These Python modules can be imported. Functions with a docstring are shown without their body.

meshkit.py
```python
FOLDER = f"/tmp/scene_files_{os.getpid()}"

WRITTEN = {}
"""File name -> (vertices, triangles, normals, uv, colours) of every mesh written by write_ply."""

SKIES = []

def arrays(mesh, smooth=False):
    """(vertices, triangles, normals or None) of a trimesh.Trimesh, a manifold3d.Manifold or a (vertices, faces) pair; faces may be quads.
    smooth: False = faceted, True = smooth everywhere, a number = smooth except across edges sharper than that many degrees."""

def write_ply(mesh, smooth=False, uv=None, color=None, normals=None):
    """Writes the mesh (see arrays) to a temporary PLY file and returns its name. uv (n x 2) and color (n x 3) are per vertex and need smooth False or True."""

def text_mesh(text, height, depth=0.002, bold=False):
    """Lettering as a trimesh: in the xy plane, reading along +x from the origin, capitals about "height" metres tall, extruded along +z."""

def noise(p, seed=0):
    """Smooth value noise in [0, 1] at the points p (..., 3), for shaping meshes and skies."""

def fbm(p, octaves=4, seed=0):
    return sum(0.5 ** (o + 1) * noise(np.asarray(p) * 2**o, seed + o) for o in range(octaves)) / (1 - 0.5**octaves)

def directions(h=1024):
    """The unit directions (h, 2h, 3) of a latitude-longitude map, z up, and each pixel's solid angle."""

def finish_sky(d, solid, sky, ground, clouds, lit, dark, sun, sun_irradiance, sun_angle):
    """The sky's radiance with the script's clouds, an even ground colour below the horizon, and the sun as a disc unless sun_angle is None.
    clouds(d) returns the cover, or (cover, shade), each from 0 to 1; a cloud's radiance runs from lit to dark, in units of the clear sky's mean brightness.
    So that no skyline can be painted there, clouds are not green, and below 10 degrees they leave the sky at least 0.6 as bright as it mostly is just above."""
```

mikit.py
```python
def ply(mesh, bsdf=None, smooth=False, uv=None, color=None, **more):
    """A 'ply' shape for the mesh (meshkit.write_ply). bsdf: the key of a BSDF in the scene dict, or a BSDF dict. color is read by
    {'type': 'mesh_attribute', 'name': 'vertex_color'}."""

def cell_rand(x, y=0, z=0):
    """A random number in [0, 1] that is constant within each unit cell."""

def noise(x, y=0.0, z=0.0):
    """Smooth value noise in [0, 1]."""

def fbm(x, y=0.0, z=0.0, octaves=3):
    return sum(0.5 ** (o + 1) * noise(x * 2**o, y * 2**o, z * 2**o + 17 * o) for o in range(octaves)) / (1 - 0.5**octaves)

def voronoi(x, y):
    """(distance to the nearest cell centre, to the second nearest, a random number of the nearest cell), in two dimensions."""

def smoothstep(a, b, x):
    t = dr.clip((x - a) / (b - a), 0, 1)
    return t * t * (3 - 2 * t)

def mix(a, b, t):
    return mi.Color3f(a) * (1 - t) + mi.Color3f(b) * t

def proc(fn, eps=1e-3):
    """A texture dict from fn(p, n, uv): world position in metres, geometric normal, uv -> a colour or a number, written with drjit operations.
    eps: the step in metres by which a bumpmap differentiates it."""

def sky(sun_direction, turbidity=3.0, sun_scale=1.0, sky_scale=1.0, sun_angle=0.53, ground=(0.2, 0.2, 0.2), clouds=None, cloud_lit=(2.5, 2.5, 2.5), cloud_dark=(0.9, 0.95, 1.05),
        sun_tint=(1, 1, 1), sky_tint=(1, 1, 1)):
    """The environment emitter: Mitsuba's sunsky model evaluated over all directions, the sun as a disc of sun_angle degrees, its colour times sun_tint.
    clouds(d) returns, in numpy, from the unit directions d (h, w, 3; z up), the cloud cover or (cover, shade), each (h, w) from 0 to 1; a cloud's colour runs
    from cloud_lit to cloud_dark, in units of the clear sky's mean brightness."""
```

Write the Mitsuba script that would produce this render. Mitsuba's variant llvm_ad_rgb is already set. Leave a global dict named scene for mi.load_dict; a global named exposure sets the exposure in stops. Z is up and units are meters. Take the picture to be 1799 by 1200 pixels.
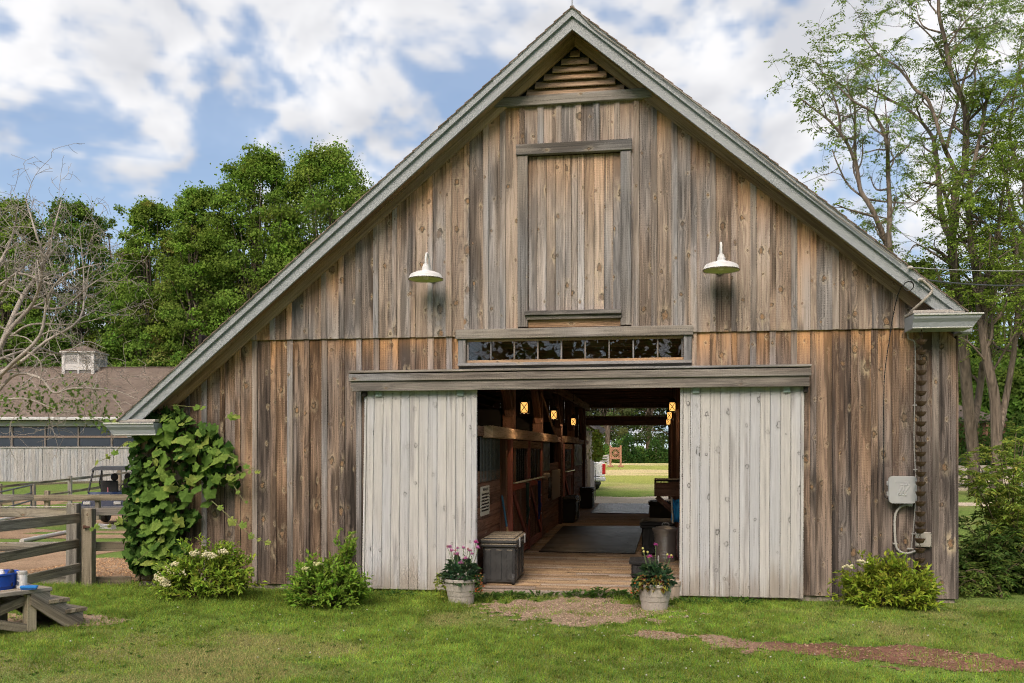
import math, random
import numpy as np, drjit as dr, mitsuba as mi, mikit, meshkit
from mikit import noise, cell_rand, smoothstep, mix, fbm
import trimesh
from shapely.geometry import Polygon, box as sbox
rng = np.random.default_rng(11)
random.seed(11)
T = mi.ScalarTransform4f
scene, labels = {}, {}

# ---------------------------------------------------------------- camera (level, shifted lens), sky, exposure
FPX, HORIZON, PW, PH, EYE = 1690.0, 792.0, 1799.0, 1200.0, 1.7
YAW = math.atan(261 / FPX)
DIST = EYE * FPX / 253 / math.cos(YAW)
CAM = np.array([0, -DIST, EYE])
FW = np.array([-math.sin(YAW), math.cos(YAW), 0]); RT = np.array([math.cos(YAW), math.sin(YAW), 0]); UP = np.array([0, 0, 1.0])
scene['camera'] = {'type': 'perspective', 'fov': 2 * math.degrees(math.atan(PW / 2 / FPX)), 'fov_axis': 'x', 'near_clip': 0.1, 'far_clip': 3000.0,
                   'principal_point_offset_x': 0.0, 'principal_point_offset_y': -(HORIZON - PH / 2) / PH,
                   'to_world': T().look_at(origin=CAM.tolist(), target=(CAM + FW).tolist(), up=[0, 0, 1])}


def sky_clouds(d):
    x, y, z = d[..., 0], d[..., 1], np.maximum(d[..., 2], 0.0)
    q = np.stack([x / (z + 0.42), y / (z + 0.42), 0 * z], -1)
    w = meshkit.fbm(q * 3.1 + [7.0, 1.0, 3.0], 3, 14)[..., None] * [0.22, 0.22, 0]
    n = meshkit.fbm((q + w) * [11.0, 10.0, 1] + [3.3, 8.1, 0.4], 6, 3)
    n2_ = meshkit.fbm((q + w) * [4.2, 4.0, 1] + [5.3, 2.1, 7.4], 3, 33)
    az = x / np.maximum(np.sqrt(x * x + y * y), 1e-6)
    el = z
    bias = 0.13 * np.clip((az + 0.58) / 0.40, 0, 1) + 0.10 * np.clip((el - 0.24) / 0.16, 0, 1) - 0.08 * np.clip((az - 0.15) / 0.2, 0, 1)
    n3_ = meshkit.fbm((q + 0.6 * w) * [27.0, 25.0, 1] + [9.3, 4.1, 1.4], 4, 51)
    c = 0.78 * n + 0.28 * n2_ + 0.62 * (n3_ - 0.5) + 0.115 + bias
    cover = np.clip((c - 0.625) / 0.25, 0, 1)
    cover = cover * cover * (3 - 2 * cover)
    shade = np.clip((meshkit.fbm((q + w) * [9.0, 9.0, 1] + [1.0, 4.0, 2.0], 6, 21) - 0.36) * 2.6, 0, 1) * 0.9
    return 0.26 + 0.73 * cover, shade


SUN_DIR = [-0.14, -1.0, 0.86]
scene['sky'] = mikit.sky(SUN_DIR, turbidity=3.0, sun_scale=0.92, sky_scale=1.45, sun_angle=34.0, ground=(0.12, 0.14, 0.07), clouds=sky_clouds,
                         cloud_lit=(2.62, 2.60, 2.62), cloud_dark=(1.72, 1.75, 1.86), sun_tint=(0.94, 0.96, 1.10), sky_tint=(0.92, 0.97, 1.06))
exposure = 1.68


# ---------------------------------------------------------------- helpers
def ray(u, v): return FW + RT * (u - PW / 2) / FPX + UP * (HORIZON - v) / FPX
def aty(u, v, y=0.0): d = ray(u, v); return CAM + d * (y - CAM[1]) / d[1]
def atz(u, v, z=0.0): d = ray(u, v); return CAM + d * (z - CAM[2]) / d[2]
def atx(u, v, x): d = ray(u, v); return CAM + d * (x - CAM[0]) / d[0]
def atd(u, v, dep): return CAM + ray(u, v) * dep


used = {}


def new_key(name, parent=None):
    full = (parent + '__' if parent else '') + name
    n = used[full] = used.get(full, -1) + 1
    return full if n == 0 else f'{full}_{n:03d}'


def tag(key, label=None, cat=None, group=None, kind=None):
    d = labels.setdefault(key, {})
    for k, v in (('label', label), ('category', cat), ('group', group), ('kind', kind)):
        if v:
            d[k] = v


def thing(name, label, cat, group=None, parent=None):
    k = new_key(name, parent)
    tag(k, label, cat, group)
    return k


def col(rgb, rough=0.7, metal=0.0, spec=0.4):
    """A plain-coloured BSDF, one entry per colour."""
    k = 'paint_%s_%d_%d_%d' % ('_'.join('%03d' % round(c * 999) for c in rgb), rough * 100, metal * 100, spec * 100)
    if k not in scene:
        scene[k] = {'type': 'twosided', 'b': {'type': 'principled', 'base_color': {'type': 'rgb', 'value': list(rgb)}, 'roughness': rough, 'metallic': metal, 'specular': spec}}
    return k


def srgb(r, g, b):
    return tuple(float(x) for x in (((np.array([r, g, b]) / 255 + 0.055) / 1.055) ** 2.4))


class M:
    """Collects vertices, triangles, uv and colours of one mesh."""

    def __init__(s): s.v, s.f, s.u, s.c, s.n = [], [], [], [], 0

    def add(s, v, f, uv=None, c=None):
        v = np.asarray(v, float)
        s.v.append(v); s.f.append(np.asarray(f, int) + s.n); s.n += len(v)
        if uv is not None: s.u.append(np.asarray(uv, float))
        if c is not None: s.c.append(np.broadcast_to(np.asarray(c, float), (len(v), 3)))
        return s

    def tm(s, mesh): return s.add(mesh.vertices, mesh.faces)

    def shape(s, bsdf, smooth=False):
        v, f = np.vstack(s.v), np.vstack(s.f)
        uv = np.vstack(s.u) if s.u else None
        c = np.vstack(s.c) if s.c else None
        return mikit.ply(trimesh.Trimesh(v, f, process=False), bsdf, False if (uv is not None or c is not None) else smooth, uv=uv, color=c)

    def put(s, name, bsdf, parent=None, label=None, cat=None, group=None, kind=None, smooth=35):
        if not s.v: return None
        k = new_key(name, parent)
        scene[k] = s.shape(bsdf, smooth)
        if label or cat or group or kind: tag(k, label, cat, group, kind)
        return k


# chamfered box: 24 corners
_cs = [(sx, sy, sz, ax) for sx in (-1, 1) for sy in (-1, 1) for sz in (-1, 1) for ax in range(3)]
_hull = trimesh.convex.convex_hull(np.array([[s[i] * (1.0 if i == s[3] else 0.8) for i in range(3)] for s in _cs]), qhull_options='QJ Pp')
_map = [int(np.argmin(((np.array([[s[i] * (1.0 if i == s[3] else 0.8) for i in range(3)] for s in _cs]) - v) ** 2).sum(1))) for v in _hull.vertices]
CF = np.array(_map)[_hull.faces]
CS = np.array([s[:3] for s in _cs], float); CA = np.array([s[3] for s in _cs])


def cb(half, ch):
    h = np.asarray(half, float)
    ch = min(ch, 0.45 * h.min())
    v = CS * (h - ch)
    for i in range(3): v[CA == i, i] = CS[CA == i, i] * h[i]
    return v


def bx(m, c, size, ch=0.004, R=None, color=None):
    v = cb(np.asarray(size, float) / 2, ch)
    if R is not None: v = v @ np.asarray(R).T
    return m.add(v + np.asarray(c, float), CF, c=color)


seedn = [0]


def nseed():
    seedn[0] = (seedn[0] * 1 + 1) % 380
    return seedn[0] + 1


def plank(m, c, al, aw, L, W, Th, cls, seed=None, ch=0.003, l0=0.0):
    """A chamfered timber: centre, grain direction, width direction. uv = (across + 10 seed, along from the far end + 100 class)."""
    al = np.asarray(al, float); al = al / np.linalg.norm(al)
    aw = np.asarray(aw, float); aw = aw - al * (aw @ al); aw = aw / np.linalg.norm(aw)
    at = np.cross(al, aw)
    v = cb((L / 2, W / 2, Th / 2), ch)
    s = nseed() if seed is None else seed
    uv = np.stack([10 * s + v[:, 1] + 0.6 * v[:, 2], 100 * cls + 0.05 + l0 + L / 2 - v[:, 0]], 1)
    return m.add(v[:, :1] * al + v[:, 1:2] * aw + v[:, 2:] * at + np.asarray(c, float), CF, uv)


def beam(m, p0, p1, W, Th, cls, wdir=(0, 0, 1), **k):
    p0, p1 = np.asarray(p0, float), np.asarray(p1, float)
    return plank(m, (p0 + p1) / 2, p1 - p0, wdir, np.linalg.norm(p1 - p0), W, Th, cls, **k)


def cut_board(m, poly, y0, y1, cls, ch=0.004, seed=None, top=None):
    """A vertical board in the facade plane with a convex outline poly [(x, z)...] counter-clockwise seen from -y; front y0 < back y1."""
    P = np.asarray(poly, float)
    if len(P) < 3 or Polygon(P).area < 1e-4: return m
    q = Polygon(P).buffer(-ch, join_style=2)
    n = len(P)
    if q.is_empty or q.geom_type != 'Polygon' or len(q.exterior.coords) - 1 != n:
        Q = P.mean(0) + (P - P.mean(0)) * 0.97
    else:
        Q = np.array(q.exterior.coords)[:-1]
        k = int(np.argmin(((Q - P[0]) ** 2).sum(1))); Q = np.roll(Q, -k, 0)
        if ((Q[1] - P[1]) ** 2).sum() > ((Q[-1] - P[1]) ** 2).sum(): Q = np.roll(Q[::-1], 1, 0)
    V = np.vstack([np.c_[P[:, 0], np.full(n, y1), P[:, 1]], np.c_[P[:, 0], np.full(n, y0 + ch), P[:, 1]], np.c_[Q[:, 0], np.full(n, y0), Q[:, 1]]])
    F = []
    for i in range(n):
        j = (i + 1) % n
        for a in (0, n): F += [[a + i, a + j, a + n + j], [a + i, a + n + j, a + n + i]]
    F += [[2 * n, 2 * n + i, 2 * n + i + 1] for i in range(1, n - 1)]
    F += [[0, i + 1, i] for i in range(1, n - 1)]
    s = nseed() if seed is None else seed
    xc = (P[:, 0].min() + P[:, 0].max()) / 2
    zt = P[:, 1].max() if top is None else top
    uv = np.stack([10 * s + V[:, 0] - xc + 0.5 * V[:, 1], 100 * cls + 0.05 + np.maximum(zt - V[:, 2], 0)], 1)
    return m.add(V, F, uv)


def tube(m, pts, rad, sides=6, cap=True, color=None):
    p = np.asarray(pts, float); n = len(p)
    r = np.broadcast_to(np.asarray(rad, float), (n,))
    t = np.gradient(p, axis=0); t /= np.linalg.norm(t, axis=1, keepdims=True) + 1e-12
    a = np.cross(t[0], [0, 0, 1.0] if abs(t[0][2]) < 0.9 else [1.0, 0, 0]); A = []
    for k in range(n):
        a = a - t[k] * (a @ t[k]); a = a / (np.linalg.norm(a) + 1e-12); A.append(a)
    A = np.array(A); B = np.cross(t, A)
    g = np.arange(sides) * 2 * np.pi / sides
    v = (p[:, None] + r[:, None, None] * (np.cos(g)[None, :, None] * A[:, None] + np.sin(g)[None, :, None] * B[:, None])).reshape(-1, 3)
    i, j = np.meshgrid(np.arange(n - 1), np.arange(sides), indexing='ij')
    q = np.stack([i * sides + j, i * sides + (j + 1) % sides, (i + 1) * sides + (j + 1) % sides, (i + 1) * sides + j], -1).reshape(-1, 4)
    f = np.vstack([q[:, [0, 1, 2]], q[:, [0, 2, 3]]])
    if cap and sides > 3:
        f = np.vstack([f, [[0, k + 1, k] for k in range(1, sides - 1)], [[(n - 1) * sides, (n - 1) * sides + k, (n - 1) * sides + k + 1] for k in range(1, sides - 1)]])
    return m.add(v, f, c=color)


def lathe(m, prof, c=(0, 0, 0), n=24, axis=None, color=None, sx=1.0, sy=1.0):
    """Revolves the profile [(r, z)...] (bottom to top) about z through c; axis tilts it."""
    P = np.asarray(prof, float); k = len(P); g = np.arange(n) * 2 * np.pi / n
    v = np.stack([P[:, None, 0] * np.cos(g) * sx, P[:, None, 0] * np.sin(g) * sy, np.repeat(P[:, 1:2], n, 1)], -1).reshape(-1, 3)
    i, j = np.meshgrid(np.arange(k - 1), np.arange(n), indexing='ij')
    q = np.stack([i * n + j, i * n + (j + 1) % n, (i + 1) * n + (j + 1) % n, (i + 1) * n + j], -1).reshape(-1, 4)
    if axis is not None:
        z = np.asarray(axis, float); z = z / np.linalg.norm(z)
        x = np.cross([0, 1.0, 0] if abs(z[1]) < 0.9 else [1.0, 0, 0], z); x /= np.linalg.norm(x)
        v = v @ np.array([x, np.cross(z, x), z])
    return m.add(v + np.asarray(c, float), np.vstack([q[:, [0, 1, 2]], q[:, [0, 2, 3]]]), c=color)


def rotz(a): c, s = math.cos(a), math.sin(a); return np.array([[c, -s, 0], [s, c, 0], [0, 0, 1.0]])
def rotx(a): c, s = math.cos(a), math.sin(a); return np.array([[1.0, 0, 0], [0, c, -s], [0, s, c]])
def roty(a): c, s = math.cos(a), math.sin(a); return np.array([[c, 0, s], [0, 1.0, 0], [-s, 0, c]])
def unit(v): v = np.asarray(v, float); return v / (np.linalg.norm(v, axis=-1, keepdims=True) + 1e-12)


def smooth_line(pts, n=4):
    """Catmull-Rom through the points."""
    P = np.asarray(pts, float)
    E = np.vstack([2 * P[0] - P[1], P, 2 * P[-1] - P[-2]]); out = []
    for i in range(1, len(E) - 2):
        for t in np.arange(n) / n:
            a, b, c, d = E[i - 1:i + 3]
            out.append(0.5 * (2 * b + (c - a) * t + (2 * a - 5 * b + 4 * c - d) * t * t + (3 * b - a - 3 * c + d) * t ** 3))
    return np.array(out + [P[-1]])


def leaf_faces(m, P, D, N, L, W, C, fold=0.25, r=rng):
    """Folded leaves: base points P, directions D, normals N, lengths L, widths W, colours C."""
    n = len(P); D = unit(D); N = unit(N - D * (N * D).sum(1, keepdims=True)); S = np.cross(D, N)
    L, W = np.broadcast_to(L, (n,))[:, None], np.broadcast_to(W, (n,))[:, None]
    mid = P + D * L * 0.45
    up = N * W * fold
    V = np.stack([P, mid + S * W / 2 + up, P + D * L - N * L * 0.12, mid - S * W / 2 + up], 1).reshape(-1, 3)
    b = np.arange(n)[:, None] * 4
    F = np.vstack([b + [0, 1, 2], b + [0, 2, 3]])
    m.add(V, F, c=np.repeat(np.broadcast_to(C, (n, 3)), 4, 0))
    return m


def ground_z(x, y):
    x, y = np.asarray(x, float), np.asarray(y, float)
    S = lambda t: (lambda c: c * c * (3 - 2 * c))(np.clip(t, 0, 1))
    left = S((-x - 6.2) / 4) * S((y - 0.5) / 16) * (1 - S((x + 22) / 14) * S((y - 18) / 20))
    rise = S((y - 22) / 34) * S((x + 24) / 12)
    z = -0.03 - 0.5 * left + 0.72 * rise
    z = z - 0.10 * S((-y - 5) / 8) + 0.05 * S((-4.3 - x) / 3) * S((-1.0 - y) / 3)
    lump = 0.03 * (meshkit.noise(np.stack([x * 0.9, y * 0.9, 0 * x], -1), 4) - 0.5) * (np.abs(y + 0.0) > 0)
    inside = (x > -6.7) & (x < 3.4) & (y > -0.05) & (y < 19)
    return np.where(inside, -0.05, z + lump)


MA = {'type': 'mesh_attribute', 'name': 'vertex_color'}
scene['leaf'] = {'type': 'principledthin', 'base_color': MA, 'roughness': 0.5, 'diff_trans': 0.9, 'eta': 1.4, 'spec_trans': 0.0}
scene['petal'] = {'type': 'principledthin', 'base_color': MA, 'roughness': 0.6, 'diff_trans': 0.8, 'eta': 1.3, 'spec_trans': 0.0}
scene['dull'] = {'type': 'twosided', 'b': {'type': 'principled', 'base_color': MA, 'roughness': 0.85, 'specular': 0.25}}
# ---------------------------------------------------------------- timber: one texture for every board, told apart by uv (seed, class)
#        light                 dark                  warm                  knots warmtop wtop_len warm_all stain paint grey_low contrast
WOOD = [
    [.376, .306, .250, .142, .114, .096, .460, .255, .125, 1.60, 1.05, .32, .15, .85, 0.0, 0.10, 1.15],   # 0 upper siding
    [.290, .208, .152, .088, .060, .045, .420, .235, .110, 1.55, .85, .24, .24, 1.0, 0.0, 0.80, 1.3],  # 1 lower siding
    [.345, .300, .265, .160, .136, .120, .400, .240, .130, .45, .35, .30, .06, .70, 0.0, 0.35, 1.0],   # 2 battens
    [.285, .262, .235, .120, .108, .098, .360, .200, .100, .40, .00, .30, .06, .55, 0.0, 0.0, 1.1],    # 3 grey trim
    [.500, .495, .482, .400, .396, .388, .480, .470, .450, 1.1, .00, .30, .00, .10, 1.0, 0.0, 0.45],   # 4 worn white paint
    [.370, .265, .165, .185, .125, .075, .430, .290, .160, .35, .00, .30, .25, .55, 0.0, 0.0, 1.0],    # 5 floor
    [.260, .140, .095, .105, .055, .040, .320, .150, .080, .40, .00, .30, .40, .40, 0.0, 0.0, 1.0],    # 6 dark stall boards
    [.520, .165, .120, .300, .085, .062, .300, .080, .060, .20, .00, .30, .30, .40, 0.0, 0.0, 0.7],    # 7 red stain
    [.300, .258, .195, .115, .096, .070, .290, .270, .160, .40, .00, .30, .25, .65, 0.0, 0.0, 1.1],    # 8 fence
    [.455, .385, .325, .200, .175, .158, .470, .310, .195, 1.0, .85, .60, .12, .55, 0.0, 0.0, 1.0],    # 9 loft door
    [.440, .425, .420, .290, .278, .275, .400, .380, .370, .45, .00, .30, .00, .35, 1.0, 0.0, 0.6],    # 10 far white boards
    [.470, .335, .225, .240, .160, .105, .380, .210, .100, .40, .00, .30, .55, .45, 0.0, 0.0, 1.0],    # 11 sheltered brown
]
NC = len(WOOD[0])
WTAB = mi.Float([float(x) for row in WOOD for x in row])


def wood(p, n, uv):
    u, v = mi.Float(uv.x), mi.Float(uv.y)
    s = dr.floor(u * 0.1 + 0.5); a = u - 10 * s
    kf = dr.floor(v * 0.01); l = v - 100 * kf
    k = mi.UInt32(dr.clip(kf, 0, len(WOOD) - 1)) * NC
    g = lambda j: dr.gather(mi.Float, WTAB, k + j)
    c3 = lambda j: mi.Color3f(g(j), g(j + 1), g(j + 2))
    r1, r2, r3, r4 = (cell_rand(s, 3, q) for q in (1, 2, 3, 4))
    # knot of this stretch of the board
    t = l / 0.46 + r1 * 7
    ci = dr.floor(t)
    q1, q2, q3, q4 = (cell_rand(s, ci, q) for q in (5, 6, 7, 8))
    kl = (ci + 0.28 + 0.44 * q1 - r1 * 7) * 0.46
    rad = (0.0062 + 0.019 * q3 * q3 * q3) * (0.45 + 0.5 * g(9))
    dx, dl = a - (q2 - 0.5) * 0.12 + 0.004 * (noise(l * 60, s) - 0.5), (l - kl) / (1.1 + 1.3 * q1 * q2)
    has = dr.select(q4 < g(9) * 0.78, 1.0, 0.0)
    wob = noise(a * 70, l * 50, s) - 0.5
    d = dr.sqrt(dx * dx + dl * dl) / rad + 0.9 * wob + (1 - has) * 99
    bend = dr.exp(-0.42 * d)
    # grain
    h = 0.035 + 0.10 * noise(l * 0.55 + s * 5.3, s)
    q = dr.sqrt(dr.square(a - (r3 - 0.5) * 0.12) + h * h) / 0.0125 + 0.8 * noise(a * 24, l * 2.5, s) + 3.2 * bend
    ring = q - dr.floor(q)
    ring = smoothstep(0.0, 0.75, ring) * (1 - smoothstep(0.88, 1.0, ring))
    w1 = noise(a * 62 + s * 3.1 + 6 * bend, l * 1.6, s)
    w2 = noise(a * 190, l * 5.0, s + 7)
    w3 = noise(a * 120, l * 1.1, s + 3)
    big = fbm(a * 6 + s * 1.7, l * 1.15, s, octaves=3)
    con = g(16)
    tone = 0.50 + con * (0.42 * (w1 - 0.5) + 0.34 * (w2 - 0.5) + 0.24 * (ring - 0.5) + 1.15 * (big - 0.5) + 0.66 * (r2 - 0.5) + 0.10 * dr.sin(l * 216 + 3 * w1) * smoothstep(0.62, 0.8, r3) * big)
    tone = dr.clip(tone, 0, 1.15)
    light, dark, warm = c3(0), c3(3), c3(6)
    c = dark * (1 - tone) + light * tone
    grey = dr.clip((noise(a * 7 + s * 9.1, l * 0.75, s + 40) - 0.40) * 2.4 + (r4 - 0.45) * 1.2, 0, 1) * dr.clip(1.15 - 1.9 * g(12), 0, 1)
    lum = mi.luminance(c)
    c = c * (1 - 0.72 * grey) + mi.Color3f(0.93, 0.97, 1.05) * lum * (0.72 * grey)
    # unweathered colour near the sheltered top end, and patches of it on some boards
    top = g(10) * dr.exp(-dr.square(dr.maximum(l - 0.03, 0) / (g(11) * (0.45 + 1.1 * r2)))) * smoothstep(0.15, 0.55, r3 + 0.5 * big)
    patch = g(12) * smoothstep(0.50, 0.72, fbm(a * 4 + s * 2.3, l * 0.6, s + 19, octaves=2) + 0.42 * (r3 - 0.5))
    wm = dr.clip(top + patch * (1 - grey * 0.7), 0, 0.9)
    c = c * (1 - wm) + warm * (0.45 + 0.75 * tone) * wm
    # rain-splashed, greyed and mildewed foot of a wall
    low = g(15) * smoothstep(2.1, 0.35, p.z + 0.9 * (big - 0.5) + 0.5 * (r2 - 0.5))
    right = smoothstep(-2.0, 2.2, p.x)
    lowc = mi.Color3f(0.080, 0.059, 0.046) * (1 - right) + mi.Color3f(0.135, 0.122, 0.118) * right
    c = c * (1 - 0.74 * low) + lowc * (0.45 + 1.05 * tone) * (0.74 * low)
    st = g(13) * smoothstep(0.53, 0.74, noise(a * 11 + s * 4.4, l * 1.05, s + 31) * 0.6 + noise(a * 38, l * 2.1, s + 5) * 0.4)
    c = c * (1 - 0.58 * st)
    c = c * (1 - 0.42 * smoothstep(0.74, 0.90, w3) * (1 - g(14) * 0.7))
    # weathered paint: bare grey where it has worn, most round the knots
    pa = g(14)
    wear = dr.clip(smoothstep(0.64, 0.80, 0.55 * noise(a * 34 + s, l * 1.4, s + 11) + 0.45 * big + 0.10 * (r2 - 0.5)) * 0.75 + 0.5 * smoothstep(0.80, 0.95, w3), 0, 1)
    pc = c * (1 - wear) + mi.Color3f(0.30, 0.295, 0.30) * (0.7 + 0.5 * w2) * wear
    c = c * (1 - pa) + pc * pa
    kv = cell_rand(s, ci, 9)
    hn = smoothstep(0.25, 0.65, noise(a * 42, l * 13, s + 61))
    tail = smoothstep(0.75, 0.95, kv) * dr.exp(-dr.square(dx / (0.35 * rad))) * smoothstep(-9.0, -1.0, -(l - kl) / rad) * smoothstep(0.0, 1.0, (l - kl) / rad) * has
    halo = dr.clip(smoothstep(4.2, 1.2, d) * (0.10 + 0.75 * q2) * hn + 0.8 * tail, 0, 1) * (1 - 0.45 * pa)
    core = smoothstep(1.15, 0.75, d) * (0.55 + 0.45 * kv) * (1 - 0.72 * pa)
    rim = smoothstep(1.75, 1.25, d) * smoothstep(0.70, 1.05, d) * (0.35 + 0.65 * hn)
    hc = mi.Color3f(0.52, 0.435, 0.300) * (0.55 + 0.6 * w1) * (1 - pa) + mi.Color3f(0.20, 0.205, 0.22) * pa * (0.45 + 0.9 * w2)
    kd = mi.Color3f(0.10, 0.060, 0.038) * (1 - kv) + mi.Color3f(0.30, 0.190, 0.105) * kv
    kc = kd * (0.6 + 0.6 * (0.5 + 0.5 * dr.sin(d * 13 + 5 * w2))) * (1 - pa) + mi.Color3f(0.22, 0.215, 0.21) * pa
    c = c * (1 - 0.82 * halo) + hc * (0.82 * halo)
    c = c * (1 - core) + kc * core
    c = c * (1 - 0.70 * rim)
    mud = pa * smoothstep(5.0, 3.0, p.y) * smoothstep(0.42, 0.02, p.z + 0.5 * (big - 0.5) + 0.25 * (w1 - 0.5))
    c = c * (1 - 0.58 * mud) + mi.Color3f(0.22, 0.172, 0.128) * (0.58 * mud)
    # nail heads are too small to show; fine pores
    return c * (0.93 + 0.14 * w2)


scene['timber'] = {'type': 'twosided', 'b': {'type': 'principled', 'base_color': mikit.proc(wood), 'roughness': 0.82, 'specular': 0.22}}


def lawn_tex(p, n, uv):
    x, y = p.x, p.y
    big = fbm(x * 0.55, y * 0.55, 2.0, octaves=3)
    mid = fbm(x * 3.1, y * 3.1, 7.0, octaves=3)
    fine = noise(x * 60, y * 60, 1.0)
    green = mix((0.108, 0.165, 0.040), (0.185, 0.255, 0.070), mid)
    dry = mi.Color3f(0.215, 0.185, 0.090)
    c = mix(green, dry, smoothstep(0.56, 0.74, big * 0.7 + mid * 0.35) * 0.7)
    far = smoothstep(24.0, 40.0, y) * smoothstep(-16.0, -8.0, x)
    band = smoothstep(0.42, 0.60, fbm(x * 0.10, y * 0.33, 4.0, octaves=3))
    c = mix(c, mix((0.330, 0.350, 0.095), (0.560, 0.470, 0.250), band), far)  # far field lightened in its colour to read as sunlit grass
    return c * (0.70 + 0.6 * fine)


def soil_tex(p, n, uv):
    x, y = p.x, p.y
    a = fbm(x * 2.4, y * 2.4, 3.0, octaves=4)
    f = noise(x * 85, y * 85, 2.0)
    f2 = noise(x * 31, y * 31, 5.0)
    front = smoothstep(0.5, -0.5, y) * smoothstep(-6.4, -5.6, x)
    back = smoothstep(17.0, 19.0, y) * smoothstep(-8.0, -6.0, x)
    pale = mix((0.225, 0.160, 0.114), (0.400, 0.298, 0.216), a)
    red = mix((0.115, 0.060, 0.043), (0.260, 0.142, 0.100), a)
    redm = smoothstep(0.4, 1.2, x) * front
    yard = mix((0.270, 0.180, 0.115), (0.390, 0.280, 0.190), a)
    lane = mix((0.480, 0.400, 0.300), (0.600, 0.520, 0.410), a)
    c = mix(mix(mix(yard, pale, front), red, redm), lane, back)
    return c * (0.62 + 0.42 * f + 0.34 * f2)


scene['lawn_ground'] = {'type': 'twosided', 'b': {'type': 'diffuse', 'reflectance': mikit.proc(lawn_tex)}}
scene['soil'] = {'type': 'twosided', 'b': {'type': 'diffuse', 'reflectance': mikit.proc(soil_tex)}}


def bark_tex(p, n, uv):
    a = noise(p.x * 22 + p.y * 14, p.z * 2.6, p.y * 20)
    b = noise(p.x * 5, p.z * 0.8, p.y * 5)
    return mix((0.045, 0.037, 0.030), (0.250, 0.205, 0.165), a * 0.75 + b * 0.35)


scene['bark'] = {'type': 'twosided', 'b': {'type': 'diffuse', 'reflectance': mikit.proc(bark_tex)}}


def shingle_tex(p, n, uv):
    row = dr.floor(p.z / 0.10)
    r = cell_rand(dr.floor(p.x / 0.28 + 0.5 * row), row, dr.floor(p.y / 0.28))
    b = fbm(p.x * 0.35, p.z * 0.8, p.y * 0.35, octaves=3)
    return mix((0.105, 0.083, 0.068), (0.220, 0.177, 0.148), 0.40 * r + 0.75 * b) * (0.85 + 0.3 * noise(p.x * 9, p.y * 9, p.z * 9))


scene['shingles'] = {'type': 'twosided', 'b': {'type': 'diffuse', 'reflectance': mikit.proc(shingle_tex)}}


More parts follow.
